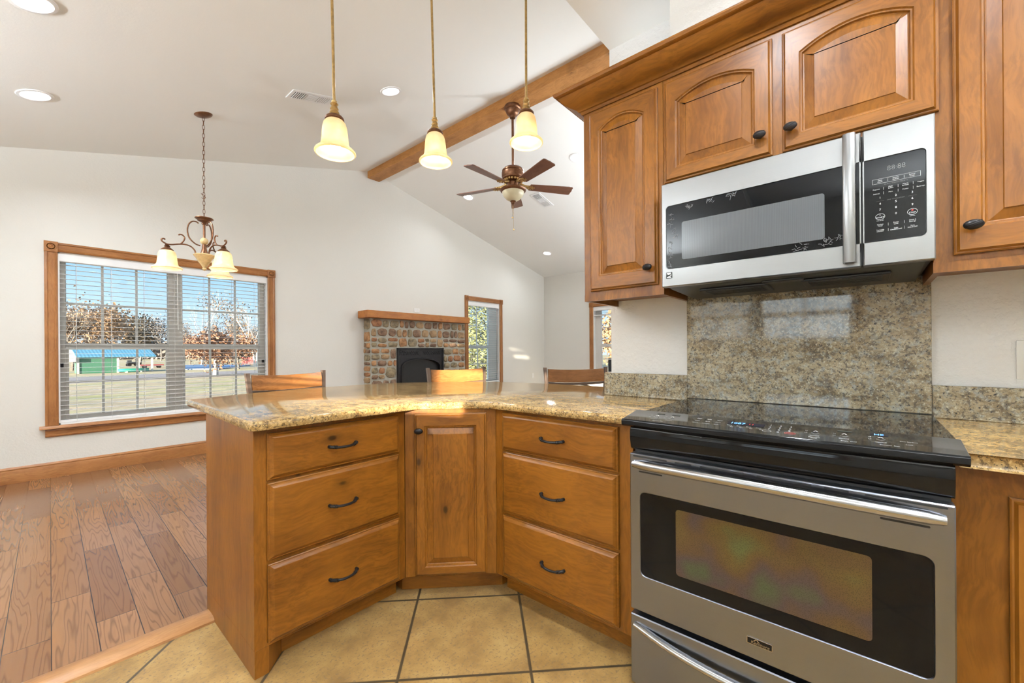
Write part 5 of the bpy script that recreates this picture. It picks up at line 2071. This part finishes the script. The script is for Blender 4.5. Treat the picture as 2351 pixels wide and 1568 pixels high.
# trees
def branch(bm, p, d, L, r, depth, rng, tips, spread=0.6, up_=0.12, seg=3):
    pts, rad = [p.copy()], [r]
    q = p.copy()
    dd = d.copy()
    for i in range(seg):
        dd = (dd + Vector((rng.uniform(-1, 1), rng.uniform(-1, 1), rng.uniform(-0.6, 1))) * 0.14).normalized()
        q = q + dd * (L / seg)
        pts.append(q.copy())
        rad.append(r * (1 - 0.42 * (i + 1) / seg))
    tube(bm, pts, rad, 5 if depth > 1 else 3, caps=False)
    if depth <= 0:
        tips.append(q)
        return
    tips.append(q)
    for k in range(3 if depth > 1 else 4):
        t_ = rng.uniform(0.45, 1.0)
        i = min(seg - 1, int(t_ * seg))
        s = pts[i].lerp(pts[i + 1], t_ * seg - i)
        ax = Vector((rng.uniform(-1, 1), rng.uniform(-1, 1), rng.uniform(-0.3, 0.7)))
        nd = (dd + ax.normalized() * spread + Vector((0, 0, up_))).normalized()
        branch(bm, s, nd, L * rng.uniform(0.55, 0.8), rad[i] * 0.55, depth - 1, rng, tips, spread, up_, seg)


def leaves(bm, tips, n, R, size, rng, flat=1.0):
    for _ in range(n):
        c = rng.choice(tips) + Vector((rng.gauss(0, R), rng.gauss(0, R), rng.gauss(0, R * flat)))
        u = Vector((rng.uniform(-1, 1), rng.uniform(-1, 1), rng.uniform(-1, 1))).normalized()
        w = u.orthogonal().normalized()
        s = size * rng.uniform(0.6, 1.3)
        vs = [bm.verts.new(c + a) for a in (u * s, w * s * 0.6, -u * s, -w * s * 0.6)]
        bm.faces.new(vs)


def tree(label, loc, height, seed, bark, leafmat=None, nleaf=0, lsize=0.1, lR=0.4, trunk=0.25, spread=0.7, depth=4, trunks=1, group='trees beyond the lawn', name='tree', lean=0.0):
    rng = random.Random(seed)
    r = thing(name, label, 'tree', loc, rng.uniform(0, 6), group)
    tips = []
    bm = new()
    for k in range(trunks):
        d = Vector((rng.uniform(-1, 1) * (0.05 if trunks == 1 else 0.3), rng.uniform(-1, 1) * (0.05 if trunks == 1 else 0.3), 1)).normalized()
        branch(bm, Vector((0.2 * (k - (trunks - 1) / 2), 0, -0.05)), d, height * 0.42, trunk * 0.5, depth, rng, tips, spread)
    obj('trunk', bm, bark, r)
    if leafmat:
        bm = new()
        leaves(bm, [t_ for t_ in tips if t_.z > height * 0.25], nleaf, lR, lsize, rng)
        obj('crown', bm, leafmat, r, smooth=False)
    return r


def at(px, dist, z=GZ):
    d = rgt * ((px - 1175.5) / FPX) + f0
    return (d.x * dist, d.y * dist, z)


tree('broad oak with dry tan leaves behind the shed', at(240, 62), 9.5, 11, M['bark'], M['leaf_tan'], 4200, 0.20, 0.9, 0.5, 0.85)
tree('dense dark-leaved tree right of the shed', at(322, 78), 8.6, 12, M['bark'], M['leaf_dark'], 3000, 0.20, 0.7, 0.4, 0.6)
tree('bare dark-branched tree at the left side of the window', at(140, 45), 9.0, 13, M['bark'], None, trunk=0.3, spread=0.8)
tree('small tan-leaved tree at the left of the window view', at(165, 52), 7.5, 21, M['bark'], M['leaf_tan'], 2200, 0.18, 0.7, 0.3, 0.8)
tree('tall bare tree with pale branches in the right half of the window', at(462, 70), 14.5, 14, M['pale_bark'], None, trunk=0.35, spread=0.45)
tree('bare wide tree before the treeline in the right half of the window', at(510, 75), 12.5, 15, M['twig'], M['leaf_tan'], 700, 0.16, 0.8, 0.4, 0.75)
tree('white-barked tree with forked trunks near the window edge', at(585, 62), 11.5, 16, M['pale_bark'], None, trunk=0.28, spread=0.5, depth=3, trunks=3)
tree('small leaning tree with rust leaves standing by the blue cover', at(494, 39), 3.7, 17, M['pale_bark'], M['leaf_rust'], 2600, 0.15, 0.6, 0.5, 0.9)
tree('low rust-leaved tree beside the leaning one', at(436, 70), 4.6, 18, M['bark'], M['leaf_rust'], 2400, 0.15, 0.7, 0.3, 0.9)
tree('low rust-leaved tree before the red fence', at(548, 54), 3.8, 19, M['bark'], M['leaf_rust'], 2200, 0.15, 0.7, 0.3, 0.9)
# grey treeline at the horizon: one source, copies
src = tree('bare grey tree of the distant treeline', at(370, 110), 11, 31, M['twig'], M['twig'], 1500, 0.22, 1.3, 0.4, 0.8, group='distant treeline trees', depth=4)
rng = random.Random(5)
for i, px in enumerate((90, 150, 210, 265, 320, 425, 480, 535, 590, 640)):
    o = dup(src, at(px, 108 if i % 2 else 126), rng.uniform(0, 6))
    s = rng.uniform(0.85, 1.1)
    o.scale = (s * 0.8, s * 0.8, s)
bm = new()
rg2 = random.Random(9)
for i in range(9000):
    px, dist = rg2.uniform(20, 720), rg2.uniform(142, 152)
    c = Vector(at(px, dist, GZ + abs(rg2.gauss(0, 3.2))))
    u = Vector((rg2.uniform(-1, 1), rg2.uniform(-1, 1), rg2.uniform(-0.5, 1.5))).normalized()
    w = u.orthogonal().normalized()
    vs = [bm.verts.new(c + a) for a in (u * 0.8, w * 0.5, -u * 0.8, -w * 0.5)]
    bm.faces.new(vs)
tag(obj('undergrowth', bm, M['twig'], smooth=False), 'tangled grey brown undergrowth along the far edge of the lawn', 'undergrowth', kind='stuff')

# narrow window view: evergreen shrub, brick porch pier
rng = random.Random(3)
es = thing('evergreen_shrub', 'tall sunlit evergreen shrub outside the narrow window', 'shrub', (14.2, 14.3, GZ))
bm = new()
tips = [Vector((rng.gauss(0, 0.8), rng.gauss(0, 0.7), rng.uniform(0.3, 5.6))) for _ in range(500)]
tips = [t_ for t_ in tips if (t_.x / 1.5) ** 2 + (t_.y / 1.3) ** 2 < 1]
leaves(bm, tips, 9000, 0.18, 0.075, rng)
obj('foliage', bm, M['leaf_green'], es, smooth=False)
bm = new()
for k in range(5):
    branch(bm, Vector((0.1 * (k - 2), 0, 0)), Vector((0.2 * (k - 2), rng.uniform(-0.2, 0.2), 1)).normalized(), 1.3, 0.04, 2, rng, [], 0.5)
obj('stems', bm, M['bark'], es)
bm = new()
box(bm, 7.53, 8.6, 6.95, 7.3, GZ, 3.2)
struct(obj('wall_porch', bm, M['brick'], smooth=False), 'red brick wall outside the narrow window', 'wall')
# far window view: porch roof brace, railing
bm = new()
box(bm, XR + 0.3, XR + 3.0, -1.0, 5.6, -0.25, -0.12)
for (x, y) in ((XR + 0.5, -0.8), (XR + 0.5, 5.4), (XR + 2.8, -0.8), (XR + 2.8, 5.4)):
    box(bm, x - 0.1, x + 0.1, y - 0.1, y + 0.1, GZ, -0.25)
struct(obj('floor_porch', bm, M['road'], smooth=False), 'porch deck outside the far window', 'porch')
pr_ = thing('porch_railing', 'dark iron railing on the porch outside the far window', 'railing', (XR + 2.8, 2.2, -0.12))
bm = new()
for z in (0.1, 0.95):
    box(bm, -0.02, 0.02, -3.2, 3.3, z, z + 0.045)
obj('rail', bm, M['iron'], pr_, smooth=False)
bm = new()
for k in range(44):
    y = -3.15 + k * 0.147
    box(bm, -0.009, 0.009, y - 0.009, y + 0.009, 0.1, 0.97)
obj('balusters', bm, M['iron'], pr_, smooth=False)
bm = new()
for y in (-3.2, 3.3):
    box(bm, -0.04, 0.04, y - 0.04, y + 0.04, 0.0, 1.05)
obj('post', bm, M['iron'], pr_, smooth=False)
pp = thing('porch_post', 'grey timber porch post with an angled brace outside the far window', 'post', (XR + 2.6, 5.22, -0.12))
bm = new()
box(bm, -0.08, 0.08, -0.08, 0.08, 0.0, 3.0)
obj('post_shaft', bm, plain('grey_timber', (0.26, 0.26, 0.25), 0.8), pp)
bm = new()
prism(bm, [(-0.05, 1.75), (-1.25, 2.75), (-1.25, 3.0), (-0.05, 2.0)], -0.07, 0.07, 'yz')
obj('brace', bm, plain('grey_timber_brace', (0.26, 0.26, 0.25), 0.8), pp, smooth=False)
tree('bare tree seen through the far window', (XR + 22, 13.5, GZ), 9, 41, M['bark'], None, trunk=0.3, group=None, spread=0.8)
tree('tan-leaved tree seen low through the far window', (XR + 30, 18.5, GZ), 6, 42, M['bark'], M['leaf_tan'], 2000, 0.2, 0.9, 0.3, 0.9, group=None)
